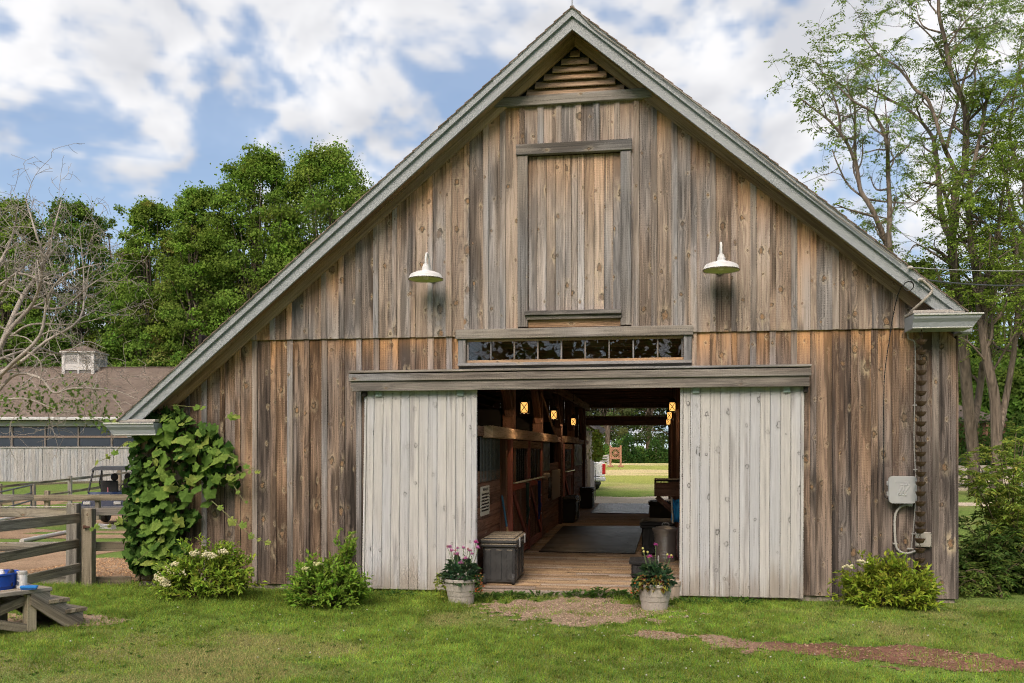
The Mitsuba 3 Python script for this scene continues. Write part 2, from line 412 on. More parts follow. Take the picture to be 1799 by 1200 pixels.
def grime(p, n, uv):
    return mix((0.235, 0.262, 0.285), (0.285, 0.312, 0.335), noise(p.x * 1.6, p.y * 1.6, p.z * 1.6))


scene['grey_paint'] = {'type': 'twosided', 'b': {'type': 'principled', 'base_color': mikit.proc(grime), 'roughness': 0.5, 'specular': 0.4}}


def mottle(p, n, uv):
    a = fbm(p.x * 6, p.y * 6, p.z * 6, octaves=4)
    return mix((0.16, 0.14, 0.12), (0.34, 0.31, 0.27), a) * (0.8 + 0.4 * noise(p.x * 60, p.y * 60, p.z * 60))


scene['concrete'] = {'type': 'twosided', 'b': {'type': 'diffuse', 'reflectance': mikit.proc(mottle)}}


def matt(p, n, uv):
    a = fbm(p.x * 1.6, p.y * 3.5, 3.0, octaves=4)
    return mix((0.008, 0.008, 0.009), (0.036, 0.035, 0.035), smoothstep(0.45, 0.72, a)) * (0.8 + 0.4 * noise(p.x * 40, p.y * 40, 0.0))


scene['rubber'] = {'type': 'twosided', 'b': {'type': 'principled', 'base_color': mikit.proc(matt), 'roughness': 0.36, 'specular': 0.35}}


def dusty(p, n, uv):
    up = smoothstep(0.3, 0.9, n.z)
    a = fbm(p.x * 9, p.y * 9, p.z * 9, octaves=3)
    return mix(mix((0.022, 0.023, 0.025), (0.060, 0.060, 0.060), a), mix((0.17, 0.14, 0.10), (0.32, 0.27, 0.19), a), up * 0.9)


scene['dusty_plastic'] = {'type': 'twosided', 'b': {'type': 'principled', 'base_color': mikit.proc(dusty), 'roughness': 0.45, 'specular': 0.5}}
scene['pane_glass'] = {'type': 'thindielectric', 'int_ior': 1.5}
# ---------------------------------------------------------------- the barn
X0, X1, XR, ZR, SL, YB = -6.66, 3.30, -1.01, 6.81, 0.838, 18.8
zroof = lambda x: ZR - SL * abs(x - XR)
barn = thing('barn', 'weathered brown board and batten gable barn with grey rake boards and an open drive-through aisle', 'barn')
wall = new_key('gable_wall', barn)
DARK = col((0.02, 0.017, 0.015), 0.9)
CLIP = 0.245


def clip_half(P, a, b, c):
    """Part of the convex polygon with a x + b z <= c."""
    out = []
    for i in range(len(P)):
        p, q = P[i], P[(i + 1) % len(P)]
        fp, fq = a * p[0] + b * p[1] - c, a * q[0] + b * q[1] - c
        if fp <= 0: out.append(p)
        if (fp < 0 < fq) or (fq < 0 < fp):
            t = fp / (fp - fq); out.append((p[0] + t * (q[0] - p[0]), p[1] + t * (q[1] - p[1])))
    return out


def minus_rect(polys, r):
    x0, x1, z0, z1 = r; out = []
    for P in polys:
        A = clip_half(P, 1, 0, x0); B = clip_half(P, -1, 0, -x1)
        I = clip_half(clip_half(P, -1, 0, -x0), 1, 0, x1)
        out += [A, B]
        if len(I) > 2: out += [clip_half(I, 0, 1, z0), clip_half(I, 0, -1, -z1)]
    return [p for p in out if len(p) > 2 and Polygon(p).area > 6e-4]


def strip(x0, x1, z0, z1, off):
    P = [(x0, z0), (x1, z0), (x1, z1), (x0, z1)]
    P = clip_half(P, SL, 1, ZR + SL * XR - off)
    return clip_half(P, -SL, 1, ZR - SL * XR - off) if len(P) > 2 else []


SEAM = 3.10
LOFT = (-1.70, -0.345, 3.17, 5.37); WIN = (-2.43, 0.36, 2.64, 3.175); DOOR = (-2.30, 0.30, -1, 2.52); HEAD = (-1.97, -0.11, 5.84, 5.95)
VENT = (-3.2, 1.2, 5.90, 9.0)
nb = 44
bxs = X0 + 0.035 + 0.2262 * np.arange(nb) + rng.uniform(-0.012, 0.012, nb)
bxs[-1] = 3.07
edges = np.concatenate([[X0], bxs, [X1]])
for i in range(len(edges) - 1):
    a, b = edges[i] + 0.003, edges[i + 1] - 0.003
    if b - a < 0.05: continue
    for tier in (0, 1):
        z0, z1 = ((SEAM - 0.012, 9.0) if tier == 0 else (0.035 + rng.uniform(-0.012, 0.012), SEAM))
        P = strip(a, b, z0, z1, CLIP)
        if len(P) < 3: continue
        polys = [P]
        for r in ((LOFT, VENT) if tier == 0 else (WIN, DOOR)): polys = minus_rect(polys, r)
        sd = nseed(); top = max(p[1] for p in P)
        j = rng.uniform(-0.0025, 0.0025)
        for q in polys:
            m = cut_board(M(), q, (-0.030 if tier == 0 else 0.0) + j, (0.002 if tier == 0 else 0.028), tier, seed=sd, top=top, ch=0.002)
            m.put('siding_board', 'timber', wall)
for x in bxs:
    for tier in (0, 1):
        w = 0.068 + rng.uniform(-0.004, 0.005)
        z0, z1 = ((SEAM - 0.012, 9.0) if tier == 0 else (0.03, SEAM))
        P = strip(x - w / 2, x + w / 2, z0, z1, CLIP)
        if len(P) < 3: continue
        polys = [P]
        for r in ((LOFT, VENT) if tier == 0 else (WIN, DOOR)): polys = minus_rect(polys, r)
        sd = nseed(); top = max(p[1] for p in P); tk = 0.019 + rng.uniform(-0.003, 0.004)
        yf = (-0.0325 if tier == 0 else -0.0028); kcls = 2 if rng.uniform() < 0.5 else tier
        for q in polys:
            if max(p[0] for p in q) - min(p[0] for p in q) < 0.05: continue
            cut_board(M(), q, yf - tk, yf + 0.002, kcls, seed=sd, top=top).put('batten', 'timber', wall)
# battens over the loft door, under the vent
# sheathing behind the boards keeps the barn dark: panels round the openings
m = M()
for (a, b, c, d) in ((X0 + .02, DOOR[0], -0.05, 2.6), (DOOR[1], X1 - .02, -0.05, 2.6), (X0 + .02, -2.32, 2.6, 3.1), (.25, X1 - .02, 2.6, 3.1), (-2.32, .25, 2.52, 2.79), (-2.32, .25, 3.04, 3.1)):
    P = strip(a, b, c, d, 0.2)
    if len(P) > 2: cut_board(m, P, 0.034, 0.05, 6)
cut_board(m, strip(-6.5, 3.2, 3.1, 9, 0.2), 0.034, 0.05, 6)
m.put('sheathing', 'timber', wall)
m = M(); bx(m, ((X0 + X1) / 2, 0.10, -0.10), (X1 - X0 - 0.02, 0.14, 0.26), 0.01); m.put('foundation', 'concrete', barn)

# loft door, its frame and sill
loft = new_key('loft_door', barn)
lx = [-1.575, -1.47, -1.355, -1.245, -1.13, -1.055, -0.98, -0.90, -0.785, -0.665, -0.56, -0.465]
for a, b in zip(lx[:-1], lx[1:]):
    m = M(); cut_board(m, [(a + .002, 3.37), (b - .002, 3.37), (b - .002, 5.24), (a + .002, 5.24)], 0.0 + rng.uniform(-.003, .003), 0.03, 9, ch=.003); m.put('door_board', 'timber', loft)
for a, b in ((-1.70, -1.578), (-0.468, -0.345)):
    m = M(); cut_board(m, [(a, 3.185), (b, 3.185), (b, 5.245), (a, 5.245)], -0.062, -0.0, 3); m.put('jamb', 'timber', loft)
m = M(); beam(m, (-1.715, -0.042, 5.31), (-0.335, -0.042, 5.315), 0.125, 0.085, 3); m.put('lintel', 'timber', loft)
m = M(); beam(m, (-1.61, -0.06, 3.345), (-0.455, -0.06, 3.345), 0.05, 0.12, 3); m.put('sill', 'timber', loft)
m = M(); beam(m, (-1.585, -0.045, 3.292), (-0.46, -0.045, 3.292), 0.045, 0.07, 3); m.put('sill_apron', 'timber', loft)
m = M(); beam(m, (-1.575, -0.012, 3.225), (-0.47, -0.012, 3.225), 0.09, 0.03, 11); m.put('apron_board', 'timber', loft, label='orange brown unweathered board under the loft sill')
# beam and louvred vent in the peak
vent = new_key('gable_vent', barn)
m = M(); beam(m, (-1.975, -0.06, 5.885), (-0.105, -0.06, 5.905), 0.115, 0.07, 3); m.put('sill_beam', 'timber', vent)
m = M(); cut_board(m, strip(-2.1, 0.1, 5.93, 9, 0.2), 0.02, 0.03, 6); m.put('backing', DARK, vent)
zz = 5.975
for k in range(6):
    half = (ZR - 0.315 - zz - 0.03) / SL
    if half < 0.05: break
    m = M(); c = np.array([XR, -0.02, zz + 0.025])
    R = rotx(math.radians(-38))
    beam(m, (XR - half, -0.015, zz + .03), (XR + half, -0.015, zz + .03), 0.122, 0.018, 11, wdir=(0, math.sin(math.radians(38)), math.cos(math.radians(38))))
    m.put('slat', 'timber', vent); zz += 0.088
# rakes
roof = new_key('roof', barn)


def rake(x_end, sgn, z_off_top, z_off_bot, y0, y1, bsdf, name, cls=None, parent=roof, dx_top=0.0):
    """A raked board along one slope, mitred at the ridge and cut upright at the eave."""
    xa = XR
    zc = ZCUT[sgn]
    if zc > zroof(x_end) - z_off_bot and zc < zroof(x_end) - z_off_top + 0.35:
        xb_ = XR + sgn * (ZR - z_off_bot - zc) / SL; xt = XR + sgn * (ZR - z_off_top - zc) / SL
        P = [(xa, ZR - z_off_bot), (xb_, zc), (xt, zc), (xa, ZR - z_off_top)]
    else: P = [(xa, ZR - z_off_bot), (x_end, zroof(x_end) - z_off_bot), (x_end, zroof(x_end) - z_off_top), (xa, ZR - z_off_top)]
    m = M()
    V = np.array([[x, y, z] for y in (y0, y1) for x, z in P])
    F = [[0, 1, 2], [0, 2, 3], [4, 6, 5], [4, 7, 6], [0, 4, 5], [0, 5, 1], [1, 5, 6], [1, 6, 2], [2, 6, 7], [2, 7, 3], [3, 7, 4], [3, 4, 0]]
    uv = None
    if cls is not None:
        s = nseed(); t = np.hypot(V[:, 0] - xa, zroof(0) * 0 + SL * np.abs(V[:, 0] - xa))
        off = np.array([p[1] for p in P] * 2) - np.array([zroof(p[0]) for p in P] * 2)
        uv = np.stack([10 * s + off * 0.77 + 0.10 + 0.6 * (V[:, 1] - y0), 100 * cls + 0.05 + t], 1)
    m.add(V, F, uv)
    return m.put(name, bsdf, parent, smooth=False)


XL, XRT = -6.72, 3.36
ZCUT = {1: aty(1660, 548, -0.42)[2] + 0.012, -1: aty(230, 740, -0.42)[2] + 0.012}
for xe, sg in ((XL, -1), (XRT, 1)):
    rake(xe, sg, 0.035, 0.232, -0.385, -0.352, 'grey_paint', 'rake_board')
    rake(xe - 0.03 * -sg, sg, 0.012, 0.092, -0.425, -0.3855, 'grey_paint', 'rake_moulding')
    rake(xe - 0.03 * -sg, sg, -0.001, 0.011, -0.435, -0.33, col((0.40, 0.41, 0.41), 0.5), 'drip_edge')
    rake(xe, sg, 0.135, 0.155, -0.3515, -0.0305, 'timber', 'soffit_board', 11)
    rake(xe if sg < 0 else 3.0, sg, 0.1555, 0.290, -0.080, -0.0345, 'timber', 'frieze_board', 11)
    # deck and shingle courses
    m = M(); xo = xe + sg * 0.02
    V = np.array([[x, y, zroof(x) - o] for o in (0.0, 0.05) for x in (XR, xo) for y in (-0.33, YB + 0.35)])
    m.add(V, [[0, 1, 3], [0, 3, 2], [4, 7, 5], [4, 6, 7], [0, 2, 6], [0, 6, 4], [1, 5, 7], [1, 7, 3], [2, 3, 7], [2, 7, 6]])
    m.put('roof_deck', DARK, roof, smooth=False)
    m = M(); n = int(abs(xo - XR) / 0.105)
    for k in range(n):
        xa, xb = XR + sg * (0.0 if k == n - 1 else 0.105 * (n - 1 - k)), XR + sg * 0.105 * (n - k)
        ln = xb - xa
        xa2 = xa - sg * 0.02 if k < n - 1 else xa
        jt = rng.uniform(0, 0.012)
        V = np.array([[xa2, -0.44 - jt, zroof(xa2) + 0.004], [xb, -0.44 - jt, zroof(xb) + 0.004 + 0.016], [xb, YB + 0.4, zroof(xb) + 0.02], [xa2, YB + 0.4, zroof(xa2) + 0.004],
                      [xa2, -0.44 - jt, zroof(xa2) - 0.006], [xb, -0.44 - jt, zroof(xb) + 0.001], [xb, YB + 0.4, zroof(xb) + 0.001], [xa2, YB + 0.4, zroof(xa2) - 0.006]])
        F = np.array([[0, 1, 2], [0, 2, 3], [4, 6, 5], [4, 7, 6], [0, 4, 5], [0, 5, 1], [1, 5, 6], [1, 6, 2], [2, 6, 7], [2, 7, 3], [3, 7, 4], [3, 4, 0]])
        m.add(V, F)
    m.put('shingles', 'shingles', roof, kind='stuff', smooth=False)
m = M(); bx(m, (XR, YB / 2, ZR + 0.012), (0.05, YB + 0.84, 0.035), 0.01); m.put('ridge_cap', 'shingles', roof)


# eave returns with gutters
def eave_return(xa, xb, z, sgn):
    k = new_key('eave_return', roof)
    g = 'grey_paint'
    # gutter trough: profile in (y, z), extruded in x; flares outwards at the far end
    prof = [(-0.36, -0.155), (-0.40, -0.150), (-0.415, -0.09), (-0.445, -0.05), (-0.455, 0.0), (-0.44, 0.0), (-0.05, 0.0), (-0.05, -0.155)]
    m = M(); n = len(prof)
    xo, xi = (xb, xa) if sgn > 0 else (xa, xb)
    V = [[xi, y, z + q] for y, q in prof] + [[xo + sgn * 0.10 * ((q + 0.155) / 0.155 - 1), y, z + q] for y, q in prof]
    F = []
    for i in range(n):
        j = (i + 1) % n; F += [[i, j, n + j], [i, n + j, n + i]]
    F += [[0, i, i + 1] for i in range(1, n - 1)] + [[n, n + i + 1, n + i] for i in range(1, n - 1)]
    m.add(V, F); m.put('gutter_face', g, k, smooth=False)
    m = M(); bx(m, ((xi + xo) / 2 - 0.0, -0.455, z - 0.008), (abs(xo - xi), 0.02, 0.022), 0.003); bx(m, ((xi + xo) / 2 - sgn * 0.05, -0.402, z - 0.148), (abs(xo - xi) - 0.1, 0.012, 0.012), 0.003)
    m.put('gutter_lip', col((0.42, 0.43, 0.41), 0.45), k)
    m = M(); bx(m, ((xi + xo) / 2 - sgn * 0.09, -0.22, z + 0.028), (abs(xo - xi) - 0.18, 0.40, 0.034), 0.004); m.put('return_cap', col((0.36, 0.335, 0.31), 0.6), k)


p0, p1 = aty(1604, 560, -0.42), aty(1727, 560, -0.42)
eave_return(p0[0], p1[0], aty(1660, 551, -0.42)[2], 1)
p2, p3 = aty(184, 750, -0.42), aty(272, 750, -0.42)
eave_return(p2[0], p3[0], aty(230, 743, -0.42)[2], -1)
for sg, xg, zg in ((-1, -6.86, 2.02), (1, 3.47, 3.20)):
    m = M(); bx(m, (xg, YB / 2 + 0.1, zg - 0.08), (0.13, YB - 0.2, 0.15), 0.02); m.put('gutter', 'grey_paint', roof)

# transom window over the door, front and back alike
def transom(y, sgn, parent):
    w = new_key('transom_window', parent)
    Y = lambda o: y + sgn * o
    def hb(x0, x1, z0, z1, o, t, cls, name):
        m = M(); beam(m, (x0, Y(o), (z0 + z1) / 2), (x1, Y(o), (z0 + z1) / 2), z1 - z0, t, cls); m.put(name, 'timber', w)
    hb(-2.455, 0.375, 3.055, 3.168, -0.045, 0.075, 3, 'head_board')
    hb(-2.43, 0.36, 2.725, 2.762, -0.040, 0.09, 3, 'window_sill')
    hb(-2.43, 0.36, 2.640, 2.722, -0.004, 0.03, 3, 'skirt_board')
    for a, b in ((-2.43, -2.335), (0.268, 0.36)):
        m = M(); beam(m, ((a + b) / 2, Y(-.025), 2.764), ((a + b) / 2, Y(-.025), 3.053), b - a, 0.055, 3, wdir=(1, 0, 0)); m.put('casing', 'timber', w)
    hb(-2.333, 0.266, 2.764, 2.800, 0.012, 0.03, 11, 'bottom_rail')
    hb(-2.333, 0.266, 3.025, 3.052, 0.012, 0.03, 11, 'top_rail')
    xs = np.linspace(-2.318, 0.252, 10)
    for x in xs:
        m = M(); beam(m, (x, Y(.012), 2.801), (x, Y(.012), 3.024), 0.018, 0.026, 3, wdir=(1, 0, 0)); m.put('glazing_bar', 'timber', w)
    for a, b in zip(xs[:-1], xs[1:]):
        m = M(); m.add([[a + .010, Y(.02), 2.801], [b - .010, Y(.02), 2.801], [b - .010, Y(.02), 3.024], [a + .010, Y(.02), 3.024]], [[0, 1, 2], [0, 2, 3]]); m.put('pane', 'pane_glass', w, smooth=False)
transom(0.0, 1, barn)
transom(YB, -1, barn)

# door track hood
hood = new_key('door_track_hood', barn)
ha, hb_ = aty(612, 656, -0.24), aty(1426, 643, -0.24)
m = M(); beam(m, (ha[0], -0.125, 2.648), (hb_[0], -0.125, 2.655), 0.245, 0.026, 3, wdir=(0, 1, -0.10)); m.put('cap_board', 'timber', hood)
m = M(); beam(m, (ha[0] + .004, -0.232, 2.588), (hb_[0] - .004, -0.232, 2.594), 0.085, 0.026, 3); m.put('upper_board', 'timber', hood)
m = M(); beam(m, (ha[0] + .02, -0.206, 2.486), (hb_[0] - .02, -0.206, 2.494), 0.125, 0.026, 3); m.put('lower_board', 'timber', hood)
m = M(); beam(m, (ha[0] + .03, -0.06, 2.56), (hb_[0] - .03, -0.06, 2.56), 0.10, 0.10, 3); m.put('track_board', 'timber', hood)
m = M(); bx(m, (-1.05, -0.15, 2.47), (5.3, 0.05, 0.05), 0.006); m.put('track', col((0.10, 0.10, 0.10), 0.5, 0.6), hood)
for x in (ha[0] + .17, hb_[0] - .05):
    m = M(); bx(m, (x, -0.12, 2.41), (0.05, 0.10, 0.10), 0.01); m.put('track_bracket', DARK, hood)


# sliding doors
def sliding_door(x0, x1, zb, zt, seams, lean):
    d = new_key('sliding_door', barn)
    xs = np.concatenate([[x0], x0 + (x1 - x0) * np.array(seams), [x1]])
    sh = lambda x, z: x + lean(x) * (zt - z) / (zt - zb)
    for i, (a, b) in enumerate(zip(xs[:-1], xs[1:])):
        edge = i in (0, len(xs) - 2)
        yf = -0.125 if edge else -0.112 + rng.uniform(-.0018, .0018)
        g = 0.0022
        P = [(sh(a + g, zb), zb), (sh(b - g, zb), zb), (b - g, zt), (a + g, zt)]
        cut_board(M(), P, yf, -0.08, 4, ch=0.003).put('edge_strip' if edge else 'door_board', 'timber', d)
    m = M()
    for z in (0.25, 1.2, 2.25): beam(m, (x0 + .03, -0.068, z), (x1 - .03, -0.068, z), 0.16, 0.02, 4)
    m.put('rear_batten', 'timber', d)
    for f in (0.128, 0.86):
        x = x0 + (x1 - x0) * f
        m = M(); bx(m, (x, -0.134, zt - 0.065), (0.075, 0.014, 0.085), 0.006); bx(m, (x, -0.14, zt - 0.02), (0.03, 0.016, 0.075), 0.005)
        lathe(m, [(0.0, 0.0), (0.009, 0.0), (0.009, 0.008), (0.0, 0.01)], (x, -0.141, zt - 0.085), 10, axis=(0, -1, 0))
        m.put('hanger', col((0.30, 0.38, 0.37), 0.5), d)
    return d


dl0, dl1 = aty(641, 684, -0.11), aty(838, 684, -0.11)
ds = np.array([180, 232, 297, 360, 422, 487, 553, 618, 682, 747, 813, 880, 921]); ds = (ds - 163) / (960 - 163)
sliding_door(dl0[0], dl1[0], aty(640, 1034, -0.11)[2], 2.47, ds, lambda x: -0.035 * (dl1[0] - x) / (dl1[0] - dl0[0]))
dr0, dr1 = aty(1195, 677, -0.11), aty(1413, 675, -0.11)
es = np.array([62, 105, 160, 216, 273, 328, 384, 441, 497, 553, 611, 667, 722]); es = (es - 45) / (740 - 45)
sliding_door(dr0[0], dr1[0], aty(1300, 1049, -0.11)[2], 2.475, es, lambda x: -0.012)
# floor guide at the foot of the right door
m = M(); bx(m, (dr0[0] + 0.03, -0.10, -0.055), (0.10, 0.10, 0.02), 0.004); bx(m, (dr0[0] + .03, -0.14, -0.035), (0.10, 0.012, 0.05), 0.003); m.put('door_guide', col((0.06, 0.055, 0.05), 0.6), barn)
# corner boards
m = M(); beam(m, (X1 + 0.012, 0.075, 0.02), (X1 + 0.012, 0.075, 3.0), 0.14, 0.022, 1, wdir=(0, 1, 0)); m.put('corner_board', 'timber', barn)
m = M(); beam(m, (X0 - 0.012, 0.075, 0.02), (X0 - 0.012, 0.075, 1.9), 0.14, 0.022, 1, wdir=(0, 1, 0)); m.put('corner_board', 'timber', barn)
# long side walls and the back gable
for x, h in ((X0, 1.95), (X1, 3.08)):
    m = M(); y = 0.15
    while y < YB - 0.05:
        w = min(0.24, YB - y); beam(m, (x, y + w / 2, 0.03), (x, y + w / 2, h), w - 0.006, 0.03, 1, wdir=(0, 1, 0)); y += w
    m.put('side_wall', 'timber', barn, kind='stuff')
    m = M(); bx(m, (x + (0.02 if x < 0 else -0.02), YB / 2 + .05, h / 2), (0.006, YB - 0.1, h), 0.001); bx(m, (x + (0.06 if x < 0 else -0.06), YB / 2, h + 0.1), (0.12, YB - 0.2, 0.34), 0.01); m.put('sheathing_and_light_stop', DARK, barn)  # upper box added to stop light leaking in under the eave
bw = new_key('rear_wall', barn)
m = M()
for i in range(len(edges) - 1):
    P = strip(edges[i] + .003, edges[i + 1] - .003, 0.03, 9.0, 0.055)
    if len(P) > 2:
        for q in minus_rect([P], (-2.31, 0.24, -1, 2.50)):
            for q2 in minus_rect([q], (-2.34, 0.27, 2.76, 3.06)): cut_board(m, q2, YB - 0.03, YB, 6)
m.put('wall_boards', 'timber', bw, kind='stuff')
for x in (-2.36, 0.29):
    m = M(); beam(m, (x, YB - .06, 0.0), (x, YB - .06, 2.52), 0.11, 0.10, 6, wdir=(1, 0, 0)); m.put('jamb', 'timber', bw)
m = M(); beam(m, (-2.42, YB - .07, 2.58), (0.35, YB - .07, 2.58), 0.18, 0.12, 6); m.put('lintel', 'timber', bw)
m = M(); bx(m, (-1.05, YB - 0.15, 2.50), (2.6, 0.03, 0.02), 0.003); m.put('track', col((0.20, 0.13, 0.11), 0.5), bw)
# ---------------------------------------------------------------- inside the aisle
FZ = 0.05
SX = -2.27
aisle = new_key('aisle_floor', barn)
y = -0.02; k = 0
while y < 7.5:
    w = 0.135 + rng.uniform(-.006, .006)
    xs = [SX, rng.uniform(-1.7, -0.4), 0.45]
    for a, b in zip(xs[:-1], xs[1:]):
        m = M(); beam(m, (a + .002, y + w / 2, FZ - 0.02 + rng.uniform(-.002, .002)), (b - .002, y + w / 2, FZ - 0.02), 0.04, w - 0.006, 5, ch=0.004); m.put('floor_plank', 'timber', aisle)
    y += w
m = M()
while y < YB + 0.05:
    w = 0.14; beam(m, (SX, y + w / 2, FZ - 0.02 + rng.uniform(-.002, .002)), (0.45, y + w / 2, FZ - 0.02), 0.04, w - 0.006, 5, ch=0.004); y += w
m.put('far_planks', 'timber', aisle, kind='stuff')
m = M(); bx(m, ((X0 + X1) / 2, YB / 2, -0.03), (X1 - X0 - .1, YB - .2, 0.06), 0.01); m.put('floor_base', 'concrete', aisle)
m = M(); beam(m, (-2.21, -0.055, -0.02), (0.22, -0.055, -0.015), 0.09, 0.05, 5); m.put('threshold_timber', 'timber', aisle)
# ceiling boards and joists over the aisle and the stalls
ceil = new_key('ceiling', barn)
m = M()
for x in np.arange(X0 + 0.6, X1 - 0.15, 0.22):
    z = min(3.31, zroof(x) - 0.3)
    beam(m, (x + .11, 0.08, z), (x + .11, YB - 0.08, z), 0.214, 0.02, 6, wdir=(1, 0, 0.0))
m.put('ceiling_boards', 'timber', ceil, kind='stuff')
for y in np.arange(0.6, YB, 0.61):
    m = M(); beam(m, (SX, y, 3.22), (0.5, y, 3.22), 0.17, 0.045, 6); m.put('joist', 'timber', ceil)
# right-hand wall of the aisle
rw = new_key('aisle_wall', barn)
RXW = 0.42
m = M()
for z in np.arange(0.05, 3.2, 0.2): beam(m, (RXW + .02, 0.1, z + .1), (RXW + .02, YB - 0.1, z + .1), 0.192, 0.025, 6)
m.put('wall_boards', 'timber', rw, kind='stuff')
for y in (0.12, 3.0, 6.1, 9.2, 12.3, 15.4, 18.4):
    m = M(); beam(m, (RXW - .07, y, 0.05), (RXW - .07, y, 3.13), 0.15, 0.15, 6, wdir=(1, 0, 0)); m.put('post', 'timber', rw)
# stalls along the left of the aisle
stall = new_key('stall_row', barn)
sb = lambda u, v: atx(u, v, SX)
ys = lambda u: sb(u, 800)[1]
for z in np.arange(0.05, 1.30, 0.155):
    m = M(); beam(m, (SX - .02, 0.1, z + .075), (SX - .02, ys(879), z + .075), 0.148, 0.035, 6); m.put('half_wall_board', 'timber', stall)
YP1, YP2 = ys(888), ys(920.5)
posts = [ys(880), YP1 + 0.0, YP2]
m = M(); beam(m, (SX + .02, ys(881), FZ), (SX + .02, ys(881), 1.95), 0.12, 0.12, 6, wdir=(0, 1, 0)); m.put('post', 'timber', stall)
for yy in (YP1, YP2):
    m = M(); beam(m, (SX + .055, yy, FZ), (SX + .055, yy, 1.93), 0.105, 0.10, 7, wdir=(0, 1, 0)); m.put('door_post', 'timber', stall, label='red stained door post')
# heavy rail over the stall fronts
m = M(); pa = sb(846, 755); beam(m, (SX + .10, 0.55, 1.945), (SX + .10, ys(965), 1.945), 0.15, 0.13, 11); m.put('top_rail', 'timber', stall)
m = M(); beam(m, (SX + .06, ys(986), 1.97), (SX + .06, 14.0, 1.97), 0.15, 0.12, 11); m.put('top_rail', 'timber', stall)
m = M(); beam(m, (SX + .02, 0.12, 1.95), (SX + .02, YB - .2, 1.95), 0.12, 0.06, 6); m.put('inner_rail', 'timber', stall)
m = M(); beam(m, (SX, 0.3, 3.05), (SX, YB - .2, 3.05), 0.22, 0.18, 6); m.put('plate_beam', 'timber', stall)
m = M(); beam(m, (SX + .12, 9.0, 3.0), (SX + .12, 17.5, 3.0), 0.16, 0.06, 11); m.put('lit_plate_board', 'timber', stall)  # paler wood stands in for the plate beam lit from its far end
# frame posts and braces rising to the plate
for u in (897.0, 947.0, 982.0, 1004.0, 1024.0):
    yy = min(ys(u), YB - .3)
    m = M(); beam(m, (SX - .02, yy, 0.05), (SX - .02, yy, 2.95), 0.18, 0.18, 6, wdir=(0, 1, 0)); m.put('frame_post', 'timber', stall)
    m = M(); beam(m, (SX - .0, yy - 0.10, 2.25), (SX - .0, yy - 0.85, 2.93), 0.12, 0.10, 6, wdir=(1, 0, 0)); m.put('brace', 'timber', stall)
m = M(); beam(m, (SX + .14, ys(941) - 0.3, 2.75), (SX + .14, ys(965), 1.98), 0.035, 0.03, 11); m.put('tie_rod', 'timber', stall)
# barred windows
def bars(y0, y1, z0, z1):
    n = max(3, int((y1 - y0) / 0.095))
    for yy in np.linspace(y0, y1, n):
        m = M(); tube(m, [(SX, yy, z0), (SX, yy, z1)], 0.010, 6); m.put('bar', col((0.10, 0.10, 0.105), 0.35, 0.7), stall)
bars(0.55, ys(879) - .1, 1.30, 1.88)
# stall doors: red frame, brown boards, cross brace, steel catch rail
def stall_door(y0, y1, name_label):
    d = new_key('stall_door', stall)
    tag(d, name_label)
    for yy in (y0 + .05, y1 - .05):
        m = M(); beam(m, (SX + .07, yy, 0.10), (SX + .07, yy, 1.86), 0.09, 0.04, 7, wdir=(0, 1, 0)); m.put('stile', 'timber', d)
    for z in (0.14, 1.16, 1.80):
        m = M(); beam(m, (SX + .072, y0 + .1, z), (SX + .072, y1 - .1, z), 0.12, 0.04, 7 if z < 1.7 else 11); m.put('rail', 'timber', d)
    yb = np.linspace(y0 + .1, y1 - .1, 7)
    for a, b in zip(yb[:-1], yb[1:]):
        m = M(); beam(m, (SX + .05, (a + b) / 2, 0.2), (SX + .05, (a + b) / 2, 1.10), b - a - .005, 0.022, 6, wdir=(0, 1, 0)); m.put('board', 'timber', d)
    m = M(); beam(m, (SX + .085, y0 + .14, 1.08), (SX + .085, y1 - .14, 0.24), 0.09, 0.024, 7); m.put('brace', 'timber', d)
    for yy in np.linspace(y0 + .12, y1 - .12, 8):
        m = M(); tube(m, [(SX + .06, yy, 1.22), (SX + .06, yy, 1.74)], 0.009, 6); m.put('bar', col((0.10, 0.10, 0.105), 0.35, 0.7), d)
    m = M(); bx(m, (SX + .125, (y0 + y1) / 2, 1.22), (0.05, y1 - y0 - .02, 0.022), 0.004); m.put('catch_rail', col((0.62, 0.60, 0.56), 0.35, 0.9), d)
stall_door(YP1 + .06, YP2 - .05, None)
stall_door(YP2 + .06, ys(944), None)
stall_door(ys(985), ys(1000), None)
for z in np.arange(0.05, 1.30, 0.155):
    m = M(); beam(m, (SX - .02, ys(944), z + .075), (SX - .02, YB - .1, z + .075), 0.148, 0.035, 6); m.put('half_wall_board', 'timber', stall)
bars(ys(946), ys(965), 1.30, 1.88); bars(ys(1002), ys(1022), 1.30, 1.88)
m = M(); bx(m, (SX + .03, (ys(967) + ys(983)) / 2, 0.98), (0.02, ys(983) - ys(967), 0.62), 0.004); m.put('chewed_panel', col((0.24, 0.20, 0.15), 0.8), stall, label='pale grey worn panel between two stalls')
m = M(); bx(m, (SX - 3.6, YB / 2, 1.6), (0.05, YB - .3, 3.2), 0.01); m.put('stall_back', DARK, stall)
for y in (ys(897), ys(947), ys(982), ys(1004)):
    m = M(); bx(m, (SX - 1.8, min(y, YB - .4), 1.2), (3.4, 0.05, 2.3), 0.01); m.put('partition', DARK, stall)


